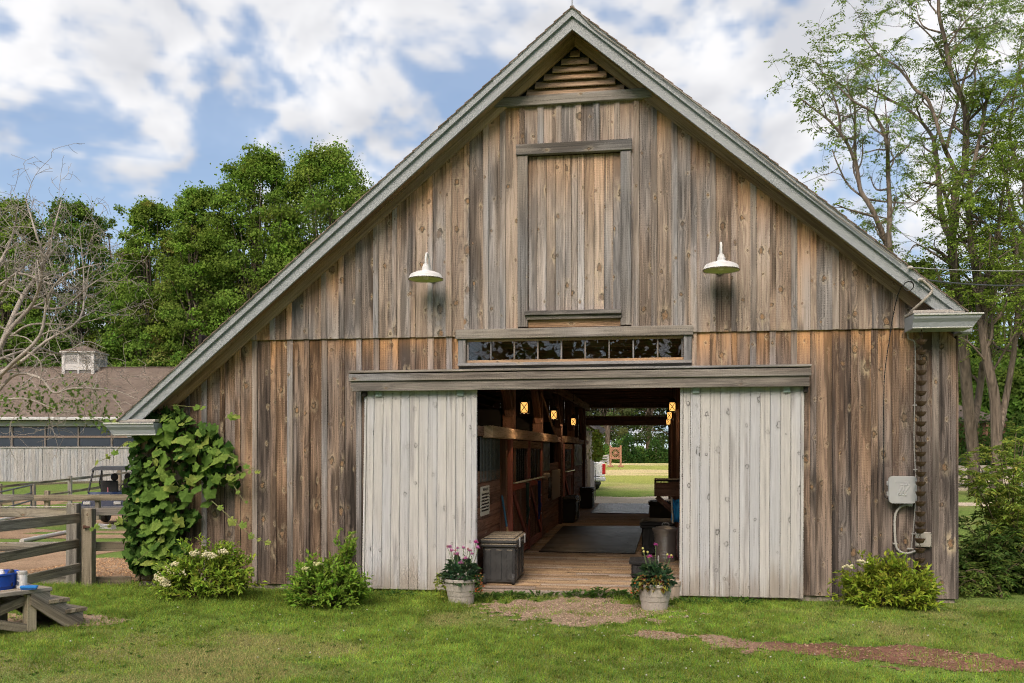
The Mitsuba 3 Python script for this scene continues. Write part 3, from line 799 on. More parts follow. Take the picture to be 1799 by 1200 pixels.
# lanterns: iron frame, glowing panes
def lantern(c, s, label):
    t = thing('lantern', label, 'lantern', 'square iron lanterns glowing along the aisle')
    iron = col((0.03, 0.025, 0.02), 0.6)
    w, h = 0.155 * s, 0.22 * s
    m = M(); c = np.asarray(c, float)
    for sx in (-1, 1):
        for sy in (-1, 1): bx(m, c + [sx * w / 2, sy * w / 2, 0], (0.014, 0.014, h), 0.002)
    for sz in (-1, 1):
        for sx in (-1, 1):
            bx(m, c + [sx * w / 2, 0, sz * h / 2], (0.016, w + .016, 0.016), 0.002); bx(m, c + [0, sx * w / 2, sz * h / 2], (w + .016, 0.016, 0.016), 0.002)
    for sx in (-1, 1):
        for e in (-1, 1):
            tube(m, [c + [-w / 2, sx * (w / 2 + .004), -e * h / 2], c + [w / 2, sx * (w / 2 + .004), e * h / 2]], 0.0055, 5)
            tube(m, [c + [sx * (w / 2 + .004), -w / 2, -e * h / 2], c + [sx * (w / 2 + .004), w / 2, e * h / 2]], 0.0055, 5)
    m.put('frame', iron, t)
    m = M(); hh = c + [0, 0, h / 2 + .008]
    V = [hh + [sx * w * .58, sy * w * .58, 0] for sx, sy in ((-1, -1), (1, -1), (1, 1), (-1, 1))] + [hh + [sx * .02, sy * .02, .10 * s] for sx, sy in ((-1, -1), (1, -1), (1, 1), (-1, 1))]
    m.add(V, [[0, 1, 5], [0, 5, 4], [1, 2, 6], [1, 6, 5], [2, 3, 7], [2, 7, 6], [3, 0, 4], [3, 4, 7], [4, 5, 6], [4, 6, 7], [0, 2, 1], [0, 3, 2]]); m.put('cap', iron, t, smooth=False)
    m = M(); tube(m, [c + [0, 0, h / 2 + .1 * s], c + [0, 0, h / 2 + .16 * s + .02]], 0.006, 6); tube(m, [c + [0, 0, h / 2 + .16 * s], [c[0], c[1], 3.13]], 0.004, 5); m.put('hanging_chain', iron, t)
    m = M(); bx(m, c, (w - .01, w - .01, h - .012), 0.004); k = m.put('glowing_panes', col((0.8, 0.6, 0.3), 0.6), t)
    scene[t.replace('lantern', 'lantern_light')] = {'type': 'point', 'position': [float(c[0]), float(c[1]), float(c[2] - 0.6 * h)], 'intensity': {'type': 'rgb', 'value': [0.17, 0.115, 0.065]}}  # unseen point light added below the lantern to brighten the aisle
    scene[k]['emitter'] = {'type': 'area', 'radiance': {'type': 'rgb', 'value': [0.42, 0.21, 0.052]}}


for i, (u, v, x, lab) in enumerate([(922, 716, SX + .34, 'lit iron lantern nearest the entrance on the left of the aisle'), (973.5, 729, SX + .34, 'lit iron lantern second from the entrance on the left of the aisle'),
                                    (1007.5, 741, SX + .34, 'lit iron lantern farthest along the left of the aisle'), (1181, 715, 0.2, 'lit iron lantern nearest the entrance on the right of the aisle'),
                                    (1176, 730, 0.19, 'lit iron lantern in the middle on the right of the aisle'), (1174, 741, 0.2, 'lit iron lantern farthest along the right of the aisle')]):
    c = atx(u, v, x); c[1] = min(c[1], 17.0)
    lantern(c, 0.74, lab)

# notice on the half wall: a heading and seven dense rows
t = thing('notice_sign', 'white printed warning notice on the brown stall wall beside the left door', 'sign')
y0, y1, z0, z1 = ys(843.5), ys(859), 0.86, 1.24
m = M(); bx(m, (SX + .004, (y0 + y1) / 2, (z0 + z1) / 2), (0.006, y1 - y0, z1 - z0), 0.001); m.put('board', col((0.62, 0.60, 0.52), 0.7), t)
wd = y1 - y0
tm = meshkit.text_mesh('WARNING', 0.036, 0.001, True)
tv = np.array(tm.vertices); sc = 0.62 * wd / tv[:, 0].max()
m = M(); m.add(np.stack([SX + .0075 + tv[:, 2], y0 + wd * .22 + tv[:, 0] * sc, z1 - .06 + tv[:, 1]], 1), tm.faces)
for r in range(6):
    z = z1 - 0.105 - r * 0.042; yy = y0 + wd * rng.uniform(.08, .14)
    while yy < y1 - wd * .12:
        L = min(wd * rng.uniform(.025, .06), y1 - wd * .08 - yy); bx(m, (SX + .0078, yy + L / 2, z), (0.001, L, 0.024), 0.0002); yy += L + wd * .012
m.put('print', col((0.03, 0.03, 0.03), 0.7), t)
# halter ropes, broom and rope hung on the stall doors
def rope(name, label, cat, y, ztop, zlow, rgb, n=4):
    t = thing(name, label, cat)
    for k in range(n):
        w = 0.05 + .03 * k
        P = [(SX + .14 + .012 * k, y - .02, ztop), (SX + .15 + .01 * k, y - w * .6, (ztop + zlow) / 2), (SX + .15 + .012 * k, y - w * .5, zlow + .06 * k + .05), (SX + .15, y, zlow + .05 * k), (SX + .15 + .01 * k, y + w * .5, zlow + .06 * k + .06), (SX + .15, y + w * .5, (ztop + zlow) / 2), (SX + .14, y + .02, ztop)]
        m = M(); tube(m, smooth_line(P, 5), 0.012, 6); m.put('strap', col(rgb, 0.7), t)
    for z in (ztop - .25, zlow + .1):
        m = M(); lathe(m, [(0.012, -.006), (0.02, 0), (0.012, .006)], (SX + .19, y, z), 10, axis=(1, 0, 0)); m.put('buckle', col((0.6, 0.58, 0.55), 0.3, 0.9), t)
    m = M(); tube(m, [(SX + .09, y, ztop + .01), (SX + .16, y, ztop), (SX + .165, y, ztop + .03)], 0.007, 6); m.put('hook', col((0.3, 0.3, 0.3), 0.4, 0.8), t)
rope('halter', 'dark green halter with buckles hanging on the nearest stall door', 'halter', ys(910), 1.18, 0.52, (0.025, 0.05, 0.045))
rope('halter', 'bright blue halter hanging on the second stall door', 'halter', ys(932), 1.17, 0.50, (0.02, 0.05, 0.26))
t = thing('broom', 'broom leaning beside the notice with blue and wooden handle', 'broom')
yy = ys(879.5) - .06
m = M(); tube(m, [(SX + .10, yy, 0.62), (SX + .03, yy, 1.06)], 0.014, 8); m.put('blue_handle', col((0.05, 0.17, 0.30), 0.5), t)
m = M(); tube(m, [(SX + .155, yy, 0.20), (SX + .101, yy, 0.615)], 0.014, 8); m.put('wooden_handle', col((0.50, 0.32, 0.14), 0.6), t)
m = M(); bx(m, (SX + .17, yy, 0.13), (0.06, 0.30, 0.16), 0.01); m.put('brush_head', col((0.30, 0.22, 0.12), 0.8), t)
t = thing('bridle', 'bridle and grooming kit hanging past the second stall door', 'bridle')
yy = ys(947)
m = M(); bx(m, (SX + .14, yy, 1.22), (0.10, 0.45, 0.12), 0.02); m.put('kit_rack', col((0.30, 0.25, 0.20), 0.6), t)
for k in range(3):
    m = M(); tube(m, smooth_line([(SX + .2, yy - .15 + .15 * k, 1.2), (SX + .22, yy - .2 + .15 * k, 1.0), (SX + .2, yy - .12 + .15 * k, 0.82), (SX + .2, yy - .06 + .15 * k, 1.0), (SX + .2, yy - .1 + .15 * k, 1.2)], 4), 0.014, 6); m.put('strap', col((0.05, 0.045, 0.05), 0.5), t)


# wheeled storage trunks
def trunk(c, size, label, yaw=0.0, wheels=True, dusty=True):
    t = thing('storage_trunk', label, 'storage trunk')
    R = rotz(yaw); c = np.asarray(c, float); w, d, h = size
    at = lambda x, y, z: c + R @ np.array([x, y, z])
    pl = 'dusty_plastic' if dusty else col((0.018, 0.019, 0.021), 0.5)
    m = M(); bx(m, at(0, 0, h * .40), (w - .05, d - .06, h * .76), 0.02, R); m.put('body', pl, t)
    for x in (-.3, .0, .3):
        m = M(); bx(m, at(x * w, -d / 2 + .026, h * .40), (w * .16, 0.02, h * .62), 0.006, R); m.put('front_panel', pl, t)
    for y in (-.32, 0, .32):
        m = M(); bx(m, at(w / 2 - .022, y * d, h * .40), (0.02, d * .14, h * .62), 0.006, R); m.put('side_panel', pl, t)
    m = M(); bx(m, at(0, 0, h * .80), (w, d, h * .07), 0.012, R); m.put('rim', pl, t)
    l = new_key('lid', t)
    m = M(); bx(m, at(0, 0, h * .885), (w + .01, d + .01, h * .085), 0.02, R); k = l; scene[l] = m.shape(pl, 35)
    for y in (-.38, -.13, .13, .38):
        m = M(); bx(m, at(0, y * d, h * .94), (w * .86, d * .17, h * .035), 0.012, R); m.put('lid_panel', pl, l)
    for y in (-.28, .28):
        m = M(); bx(m, at(w / 2 + .012, y * d, h * .84), (0.02, 0.07, 0.12), 0.005, R); m.put('latch', col((0.30, 0.30, 0.30), 0.4), t)
    if wheels:
        for sx in (-1, 1):
            m = M(); lathe(m, [(0.0, -.022), (0.055, -.022), (0.065, -.012), (0.065, .012), (0.055, .022), (0.0, .022)], at(sx * (w / 2 - .045), -d / 2 + .02, 0.065), 18, axis=R @ np.array([1.0, 0, 0])); m.put('wheel', col((0.05, 0.05, 0.05), 0.7), t)
    return t


trunk((-1.99, 0.72, FZ), (0.45, 1.02, 0.60), 'black wheeled storage trunk with dusty tan lid just inside the left door', 0.03)
trunk((-2.28, 11.0, FZ), (0.75, 1.2, 0.62), 'black storage trunk standing in shadow midway along the left stalls', 0.0, False, False)
trunk((-2.17, 16.3, FZ), (0.55, 0.9, 0.62), 'black storage trunk by the far left door jamb', 0.0, False, False)
trunk((-0.06, 4.25, FZ), (0.52, 0.85, 0.56), 'dark storage trunk with ribbed lid behind the metal bin on the right', 0.0, True, False)
trunk((0.02, 12.3, FZ), (0.62, 0.8, 0.45), 'black storage trunk on the right near the far mat', 0.0, False, False)
trunk((-0.22, 1.25, FZ), (0.36, 0.5, 0.24), 'low black tote behind the right flower pot', 0.0, False, False)

# galvanised bin with lid
t = thing('trash_can', 'round galvanised metal trash can with lid behind the right flower pot', 'trash can')
c = np.array([0.075, 3.05, FZ]); galv = col((0.50, 0.51, 0.52), 0.32, 0.85)
prof = [(0.0, 0.0), (0.135, 0.0), (0.14, 0.02)]
for k in range(9): z = 0.04 + k * 0.043; prof += [(0.142 + z * .075, z), (0.148 + z * .075, z + .018), (0.143 + z * .075, z + .036)]
prof += [(0.178, 0.44), (0.186, 0.45), (0.186, 0.465), (0.178, 0.47), (0.0, 0.47)]
m = M(); lathe(m, prof, c, 32); m.put('drum', galv, t)
m = M(); lathe(m, [(0.195, 0.455), (0.198, 0.49), (0.19, 0.497), (0.15, 0.502), (0.14, 0.515), (0.05, 0.53), (0, 0.532)], c, 32); m.put('lid', galv, t)
m = M(); tube(m, smooth_line([c + [-.05, 0, .53], c + [-.04, 0, .57], c + [.04, 0, .57], c + [.05, 0, .53]], 4), 0.007, 6); m.put('lid_handle', galv, t)

# wall shelf with brace, hose reel
t = thing('wall_shelf', 'dark brown timber wall shelf with diagonal brace in the right of the aisle', 'shelf')
ya = 3.95
m = M(); bx(m, (0.16, ya + .45, 1.225), (0.52, 0.95, 0.03), 0.005); m.put('top', col((0.035, 0.025, 0.02), 0.6), t)
m = M(); plank(m, (0.16, ya, 1.09), (1, 0, 0), (0, 0, 1), 0.50, 0.22, 0.03, 6); m.put('front_board', 'timber', t)
m = M(); plank(m, (-0.085, ya + .45, 1.09), (0, 1, 0), (0, 0, 1), 0.9, 0.22, 0.03, 6); m.put('side_board', 'timber', t)
m = M(); beam(m, (-0.06, ya + .05, 0.97), (0.36, ya + .05, 0.60), 0.08, 0.05, 6); m.put('brace', 'timber', t)
m = M(); bx(m, (0.30, ya + .12, 1.25), (0.08, 0.1, 0.02), 0.004); m.put('tin', col((0.5, 0.5, 0.5), 0.4), t)
t = thing('hose_reel', 'bright blue hose coiled on a white reel under the wall shelf', 'hose reel')
yh = 3.55
m = M()
for k in range(9):
    x = 0.185 + k * 0.021; rr = 0.165 + 0.012 * math.sin(k * 2.1)
    g = np.linspace(0, 2 * np.pi, 26); tube(m, np.stack([x + 0.012 * np.sin(g * 2 + k), yh + .10 + 0.10 * np.cos(g), 0.765 + rr * np.sin(g)], 1), 0.0125, 6, cap=False)
m.put('hose', col((0.03, 0.36, 0.80), 0.35), t)
m = M(); beam_pts = [(0.165, yh - .02, 0.99), (0.19, yh - .02, 0.58)]; tube(m, beam_pts, 0.014, 8); tube(m, [(0.09, yh - .02, 0.935), (0.17, yh - .02, 0.94)], 0.014, 8); m.put('reel_frame', col((0.60, 0.60, 0.57), 0.4), t)
m = M(); tube(m, smooth_line([(0.33, yh - .02, 0.85), (0.35, yh - .05, 0.6), (0.33, yh - .05, 0.4), (0.34, yh - .06, 0.1)], 4), 0.012, 6); m.put('hose_tail', col((0.05, 0.25, 0.20), 0.4), t)
t = thing('halter_rack', 'bundle of halters and lead ropes hung inside the right door', 'halters')
for k in range(6):
    y = 2.1 + .07 * k; x0_ = 0.255 + rng.uniform(-.02, .03)
    m = M(); tube(m, smooth_line([(0.34, y, 0.72 + .02 * k), (x0_, y, 0.6), (x0_ - .01, y - .05, 0.35 - .03 * k), (x0_ + .03, y, 0.12 + .03 * k), (x0_ + .05, y + .03, 0.4), (0.34, y + .02, 0.7)], 4), 0.013, 6)
    m.put('rope', col([(0.12, 0.03, 0.03), (0.20, 0.18, 0.15), (0.04, 0.04, 0.04), (0.16, 0.07, 0.05), (0.3, 0.28, 0.25), (0.06, 0.03, 0.03)][k], 0.8), t)
# rubber mats
for i, (P, lab) in enumerate([([(-1.96, 4.06), (-0.40, 3.98), (-0.36, 9.6), (-2.1, 9.4)], 'long black rubber mat on the aisle floor in the middle of the barn'), ([(-1.83, 13.9), (-0.30, 13.88), (-0.34, 18.6), (-1.88, 18.56)], 'grey black rubber mat inside the far doorway')]):
    m = M(); V = [[x, y, FZ + .002] for x, y in P] + [[x + (0.006 if x < -1 else -.006), y, FZ + .016] for x, y in P]
    m.add(V, [[4, 5, 6], [4, 6, 7]] + [f for a in range(4) for f in ([a, (a + 1) % 4, 4 + (a + 1) % 4], [a, 4 + (a + 1) % 4, 4 + a])])
    tag(m.put('rubber_mat', 'rubber', smooth=False), lab, 'rubber mat')
# ---------------------------------------------------------------- fittings on the front wall
WHITE = col((0.62, 0.63, 0.64), 0.35)


def wall_lamp(u, v, label):
    t = thing('barn_lamp', label, 'wall lamp', 'white gooseneck barn lamps on the gable')
    c = aty(u, v, -0.36)  # centre of the shade's open rim
    prof = [(0.203, 0.0), (0.207, 0.006), (0.202, 0.014), (0.196, 0.022), (0.188, 0.048), (0.170, 0.066), (0.115, 0.088), (0.060, 0.100), (0.046, 0.108), (0.044, 0.150), (0.034, 0.158), (0.032, 0.178), (0.018, 0.186), (0.0, 0.186)]
    m = M(); lathe(m, prof, c, 36); m.put('shade', WHITE, t, smooth=30)
    m = M(); lathe(m, [(0.0, 0.084), (0.05, 0.083), (0.11, 0.078), (0.165, 0.058), (0.184, 0.040), (0.192, 0.016), (0.2015, 0.0)], c, 36); m.put('shade_lining', col((0.60, 0.60, 0.36), 0.6), t)
    m = M(); lathe(m, [(0.2, -0.003), (0.208, -0.002), (0.208, 0.008), (0.203, 0.010)], c, 36); m.put('rim', col((0.10, 0.09, 0.06), 0.5), t)
    m = M(); lathe(m, [(0, 0.0), (0.028, 0.008), (0.034, 0.03), (0.026, 0.06), (0.02, 0.082)], c + [0, 0, 0.0], 16); m.put('bulb', col((0.75, 0.73, 0.62), 0.3), t)
    top = c + [0, 0, 0.18]
    P = smooth_line([top, top + [0, 0, .06], top + [0, .015, .11], top + [0, .06, .145], top + [0, .12, .12], top + [0, .19, .02], top + [0, .26, -.09], top + [0, .315, -.115]], 5)
    m = M(); tube(m, P, 0.013, 10); m.put('gooseneck', WHITE, t, smooth=60)
    m = M(); lathe(m, [(0.0, 0.0), (0.052, 0.0), (0.056, 0.012), (0.05, 0.03), (0.02, 0.045), (0.0, 0.046)], (c[0], -0.035, c[2] + 0.065), 20, axis=(0, -1, 0)); m.put('wall_plate', WHITE, t)


wall_lamp(748, 491, 'white gooseneck barn lamp on the gable wall left of the loft door')
wall_lamp(1267, 475, 'white gooseneck barn lamp on the gable wall right of the loft door')

# grey weatherproof box with slanted ribs, its conduit, the small junction box behind the rain chain
t = thing('utility_box', 'grey plastic weatherproof box with slanted ribs on its cover near the right corner', 'utility box')
c = aty(1584, 860, -0.10)
m = M(); bx(m, (c[0], -0.075, c[2]), (0.27, 0.10, 0.272), 0.02); m.put('case', col((0.33, 0.35, 0.36), 0.5), t)
m = M()
h = trimesh.creation.extrude_polygon(sbox(-.135, -.138, .135, .138).buffer(-.03).buffer(.045), 0.035)
v = np.array(h.vertices); m.add(np.stack([c[0] + v[:, 0], -0.125 - v[:, 2], c[2] + v[:, 1]], 1), h.faces[:, ::-1])
lid = m.put('cover', col((0.34, 0.355, 0.365), 0.45), t)
m = M()
for k in (-1, 0, 1):
    x = c[0] + .005 + k * 0.032; R = roty(math.radians(32)); bx(m, (x, -0.162, c[2] - .005), (0.013, 0.010, 0.10), 0.004, R)
bx(m, (c[0] + .015, -0.162, c[2] + .052), (0.10, 0.010, 0.012), 0.004); bx(m, (c[0] - .002, -0.162, c[2] - .06), (0.09, 0.010, 0.012), 0.004)
for dz in (0.09, 0.078): bx(m, (c[0], -0.160, c[2] + dz), (0.17, 0.006, 0.004), 0.001)
m.put('emblem_ribs', col((0.37, 0.385, 0.395), 0.45), lid)
for dz in (.07, -.05):
    m = M(); bx(m, (c[0] - .15, -0.11, c[2] + dz), (0.02, 0.05, 0.05), 0.005); m.put('hinge', col((0.40, 0.42, 0.43), 0.4), t)
m = M(); bx(m, (c[0] + .15, -0.11, c[2] + .0), (0.016, 0.04, 0.03), 0.005); m.put('latch', col((0.40, 0.42, 0.43), 0.4), t)
t = thing('junction_box', 'small beige square junction box behind the lower rain chain', 'junction box')
c = aty(1622, 948, -0.06)
m = M(); bx(m, (c[0], -0.055, c[2]), (0.165, 0.055, 0.165), 0.006); m.put('case', col((0.36, 0.34, 0.30), 0.5), t)
m = M()
for sx in (-1, 1):
    for sz in (-1, 1): lathe(m, [(0, 0.004), (0.006, 0.003), (0.006, -.002)], (c[0] + sx * .07, -0.083, c[2] + sz * .07), 8, axis=(0, -1, 0))
m.put('screw', col((0.1, 0.1, 0.1), 0.4), t)
t = thing('conduit', 'pale grey plastic conduit looping from under the utility box to the junction box', 'conduit')
PV = col((0.37, 0.36, 0.335), 0.5)
pts = [aty(u, v, -0.055) for u, v in ((1602, 887), (1588, 888), (1577, 896), (1572, 912), (1573, 950), (1577, 965), (1588, 972), (1600, 971), (1612, 966))]
m = M(); tube(m, smooth_line(pts, 5), 0.013, 8); m.put('pipe', PV, t, smooth=60)
m = M(); q = aty(1599, 887, -0.055); bx(m, q, (0.05, 0.04, 0.035), 0.008); m.put('connector', col((0.42, 0.42, 0.41), 0.35, 0.4), t)
for u, v in ((1572.5, 955), (1598, 964)):
    m = M(); bx(m, aty(u, v, -0.045), (0.05, 0.03, 0.018), 0.004); m.put('clip', PV, t)
t = thing('cable', 'whitish cable running down beside the rain chain', 'cable')
pts = [aty(u, v, -0.05) for u, v in ((1597, 550), (1595, 590), (1600, 597), (1607, 602), (1608, 640), (1607, 700), (1606, 780), (1609, 850), (1607, 900), (1603, 945), (1601, 965))]
m = M(); tube(m, smooth_line(pts, 5), 0.006, 6); m.put('sheath', col((0.36, 0.345, 0.32), 0.5), t)
for u, v in ((1607, 712), (1608, 825), (1605, 938), (1601, 964)):
    m = M(); bx(m, aty(u, v, -0.045), (0.045, 0.02, 0.014), 0.003); m.put('clip', col((0.4, 0.38, 0.36), 0.5), t)
t = thing('cable', 'thin black cable sagging from the rake down to the utility box', 'cable')
pts = [aty(1598, 470, -0.40), aty(1590, 490, -0.30), aty(1577, 520, -0.08)] + [aty(u, v, -0.085) for u, v in ((1568, 560), (1562, 600), (1556, 640), (1553, 680), (1552, 740), (1552, 800), (1552, 858), (1556, 874), (1566, 877))]
m = M(); tube(m, smooth_line(pts, 5), 0.0055, 6); m.put('sheath', col((0.02, 0.02, 0.022), 0.5), t)
# rain chain: a spout under the gutter and cup after cup on links
t = thing('rain_chain', 'long rain chain of dark copper flower cups hanging from the right gutter', 'rain chain')
COP = col((0.085, 0.055, 0.035), 0.5, 0.5)
top = aty(1619, 572, -0.30)
m = M(); lathe(m, [(0.0, 0.05), (0.058, 0.05), (0.060, 0.0), (0.052, -0.03), (0.040, -0.03)], top, 20); m.put('spout', col((0.36, 0.37, 0.37), 0.5), t)
vs = np.concatenate([np.array([601, 619, 637, 655, 673, 691, 709, 727, 744.5, 762, 780, 797.5, 815, 833, 850, 867.5, 885, 903, 921, 933, 950, 967.5, 985, 999, 1015])])
a = np.arange(12) * np.pi / 6
cupv, px_ = None, top + [0, 0, -.03]
for i, vv in enumerate(vs):
    c = aty(1618.5 - 3.0 * i / 24, vv, -0.30)
    m = M()
    rr = lambda r, amp: r * (1 + amp * np.cos(3 * a))
    for (r0, z0, a0), (r1, z1, a1) in (((0.012, -0.030, 0), (0.036, -0.022, 0.0)), ((0.036, -0.022, 0.0), (0.050, 0.0, 0.05)), ((0.048, 0.0, 0.05), (0.056, 0.024, 0.16))):
        lo = np.stack([c[0] + rr(r0, a0) * np.cos(a), c[1] + rr(r0, a0) * np.sin(a), c[2] + z0 + 0 * a], 1)
        hi = np.stack([c[0] + rr(r1, a1) * np.cos(a), c[1] + rr(r1, a1) * np.sin(a), c[2] + z1 + (0.010 * np.cos(3 * a) if r1 > .06 else 0 * a)], 1)
        j = np.arange(12); q = np.stack([j, (j + 1) % 12, 12 + (j + 1) % 12, 12 + j], 1)
        m.add(np.vstack([lo, hi]), np.vstack([q[:, [0, 1, 2]], q[:, [0, 2, 3]]]))
    m.put('cup', COP, t, smooth=False)
    d = c - px_; sgn = 1 if i % 2 else -1
    m = M(); tube(m, [px_, (px_ + c) / 2 + [.012 * sgn, 0, 0], c + [0, 0, .0]], 0.0035, 4); tube(m, [px_, (px_ + c) / 2 - [.012 * sgn, 0, 0], c + [0, 0, .0]], 0.0035, 4); m.put('link', COP, t)
    px_ = c + [0, 0, -.03]
# lightning rod and its cable down the right rake, service wires
t = thing('lightning_rod', 'thin lightning rod at the ridge with its cable following the right rake', 'lightning rod')
ap = np.array([XR, -0.40, ZR])
m = M(); tube(m, [ap + [0, 0, 0.0], ap + [0, 0, .5]], [0.008, 0.004], 6); m.put('rod', col((0.45, 0.43, 0.40), 0.4, 0.8), t)
P = [ap + [0.0, -.04, 0.02]] + [np.array([x, -0.452 - 0.01 * math.sin(x * 3), zroof(x) - 0.035 + 0.02 * math.sin(x * 2.1 + 1)]) for x in np.linspace(-0.75, 2.6, 22)]
m = M(); tube(m, smooth_line(P, 3), 0.007, 6); m.put('ground_cable', col((0.30, 0.28, 0.25), 0.5, 0.5), t)
for k, (lab, p, q, sag, r, c) in enumerate([('thin grey service wire running from the right rake to the right, the upper of two', (1600, 470), (1960, 461), 0.10, 0.006, (0.35, 0.34, 0.33)), ('black service cable running from the right rake to the right, the lower of two', (1618, 491), (1980, 458), 0.25, 0.011, (0.02, 0.02, 0.02))]):
    t = thing('service_wire', lab, 'wire')
    a0, a1 = aty(p[0], p[1], -0.45), atd(q[0], q[1], 21.0)
    s = np.linspace(0, 1, 24)[:, None]; P = a0 + (a1 - a0) * s - np.array([0, 0, 1.0]) * (4 * sag * s * (1 - s))
    m = M(); tube(m, P, r, 6); m.put('wire', col(c, 0.5), t)
    m = M(); lathe(m, [(0, -.09), (0.012, -.085), (0.014, -.02), (0.02, -.015), (0.02, .015), (0.012, .02), (0.01, .06), (0, .065)], a0, 10, axis=a1 - a0); m.put('insulator', col((0.45, 0.42, 0.37), 0.4), t)
    if k:
        g = np.linspace(0, 2 * np.pi * 1.2, 20); m = M(); tube(m, a0 + np.stack([-0.13 + 0.05 * np.cos(g), -.02 + .02 * np.sin(g * .5), -0.07 + 0.05 * np.sin(g)], 1), 0.006, 6); m.put('drip_loop', col((0.02, 0.02, 0.02), 0.5), t)
        P = [a0 + [.02, 0, -.01], aty(1632, 502, -.44), aty(1637, 512, -.44), aty(1620, 530, -.42), aty(1603, 545, -.30), aty(1597, 552, -.10)]
        m = M(); tube(m, smooth_line(P, 5), 0.014, 8); m.put('service_conduit', col((0.36, 0.33, 0.29), 0.6), t)
# ---------------------------------------------------------------- ground: one sheet to the horizon, bare patches as sheets just above it
def axis_lines(lo, hi, near_lo, near_hi, fine, coarse):
    return np.unique(np.round(np.concatenate([np.linspace(lo, near_lo, coarse), np.arange(near_lo, near_hi, fine), np.linspace(near_hi, hi, coarse)]), 4))


gx = axis_lines(-700, 700, -42, 30, 0.6, 16); gy = axis_lines(-120, 1500, -12, 95, 0.7, 16)
GX, GY = np.meshgrid(gx, gy, indexing='ij')
GZ = ground_z(GX, GY)
i, j = np.meshgrid(np.arange(len(gx) - 1), np.arange(len(gy) - 1), indexing='ij')
n = len(gy); q = np.stack([i * n + j, (i + 1) * n + j, (i + 1) * n + j + 1, i * n + j + 1], -1).reshape(-1, 4)
m = M(); m.add(np.stack([GX, GY, GZ], -1).reshape(-1, 3), np.vstack([q[:, [0, 1, 2]], q[:, [0, 2, 3]]]))
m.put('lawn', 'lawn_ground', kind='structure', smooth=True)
from scipy.interpolate import RegularGridInterpolator
_gi = RegularGridInterpolator((gx, gy), GZ)
gz = lambda x, y: _gi(np.stack([np.asarray(x, float), np.asarray(y, float)], -1))
n2 = lambda x, y, s, f: meshkit.fbm(np.stack([x * f, y * f, 0 * x + s], -1), 3, 5)


def m_gravel(x, y):
    d = np.hypot((x + 0.88) / 1.02, (y + 0.98) / 0.95) + 0.75 * (n2(x, y, 1, 2.2) - 0.5) + 0.9 * (n2(x, y, 2, 8.0) - 0.5)
    return np.clip((1.0 - d) * 3 + .5, 0, 1)


def m_path(x, y):
    yc = -2.33 - 0.265 * (x - 0.0) - 0.018 * (x - 0.0) ** 2
    d = np.abs(y - yc) / np.maximum(0.34 + 0.055 * x, .1) + 1.5 * (n2(x, y, 7, 1.7) - 0.5) + 1.7 * (n2(x, y, 8, 7.0) - 0.5) + np.clip((-0.3 - x) * 3.0, 0, 9) + 0.5 * np.clip((0.9 - x), 0, 1)
    return np.clip((0.80 - d) * 3 + .5, 0, 1)


def m_bench(x, y): return np.clip((1 - np.hypot((x + 6.35) / 1.0, (y + 2.65) / 0.42) - 0.6 * (n2(x, y, 3, 2) - .5)) * 3 + .5, 0, 1)


def m_yard(x, y):
    a = np.clip((-6.75 - x) * 2 + 1.6 * (n2(x, y, 9, .6) - .5), 0, 1) * np.clip((y + 0.15) * 3, 0, 1) * np.clip((34 - y) / 3, 0, 1)
    g = n2(x * .35, y, 4, 0.28)
    return a * np.clip((0.60 - g) * 9 + np.clip((3.2 - y) * 2, 0, 5), 0, 1)


def m_lane(x, y):
    return np.clip((1.0 - np.abs(y - 22.2 - 0.6 * np.sin(x * .3)) / 2.6 - 0.6 * (n2(x, y, 12, .8) - .5)) * 3 + .5, 0, 1) * np.clip((x + 6) / 1.0, 0, 1)


def m_rlane(x, y): return np.clip((1.0 - np.abs(y - 21.5) / 1.3 - 0.5 * (n2(x, y, 15, .8) - .5)) * 3 + .5, 0, 1) * np.clip((x - 3.6), 0, 1)


def sheet(name, fn, x0, x1, y0, y1, h, bsdf='soil', lift=0.006):
    xs, ys_ = np.arange(x0, x1, h), np.arange(y0, y1, h)
    X, Y = np.meshgrid(xs, ys_, indexing='ij'); n = len(ys_)
    on = fn(X, Y) > 0.5
    i, j = np.meshgrid(np.arange(len(xs) - 1), np.arange(n - 1), indexing='ij')
    keep = (on[:-1, :-1] & on[1:, :-1] & on[1:, 1:] & on[:-1, 1:]).ravel()
    q = np.stack([i * n + j, (i + 1) * n + j, (i + 1) * n + j + 1, i * n + j + 1], -1).reshape(-1, 4)[keep]
    use, inv = np.unique(q, return_inverse=True); q = inv.reshape(-1, 4)
    V = np.stack([X, Y, gz(X, Y) + lift], -1).reshape(-1, 3)[use]
    m = M(); m.add(V, np.vstack([q[:, [0, 1, 2]], q[:, [0, 2, 3]]])); return m.put(name, bsdf, kind='structure', smooth=True)


sheet('gravel_patch', m_gravel, -2.8, 1.0, -2.6, -0.02, 0.03)
sheet('dirt_path', m_path, -0.5, 5.5, -5.2, -1.5, 0.035)
sheet('bare_earth', m_bench, -8.5, -4.8, -4.2, -1.5, 0.05)
sheet('paddock', m_yard, -40, -6.7, -0.2, 36, 0.25)
sheet('gravel_lane', m_lane, -7.0, 3.4, 18.9, 26, 0.15)
sheet('farm_lane', m_rlane, 3.4, 34, 19, 24, 0.2)


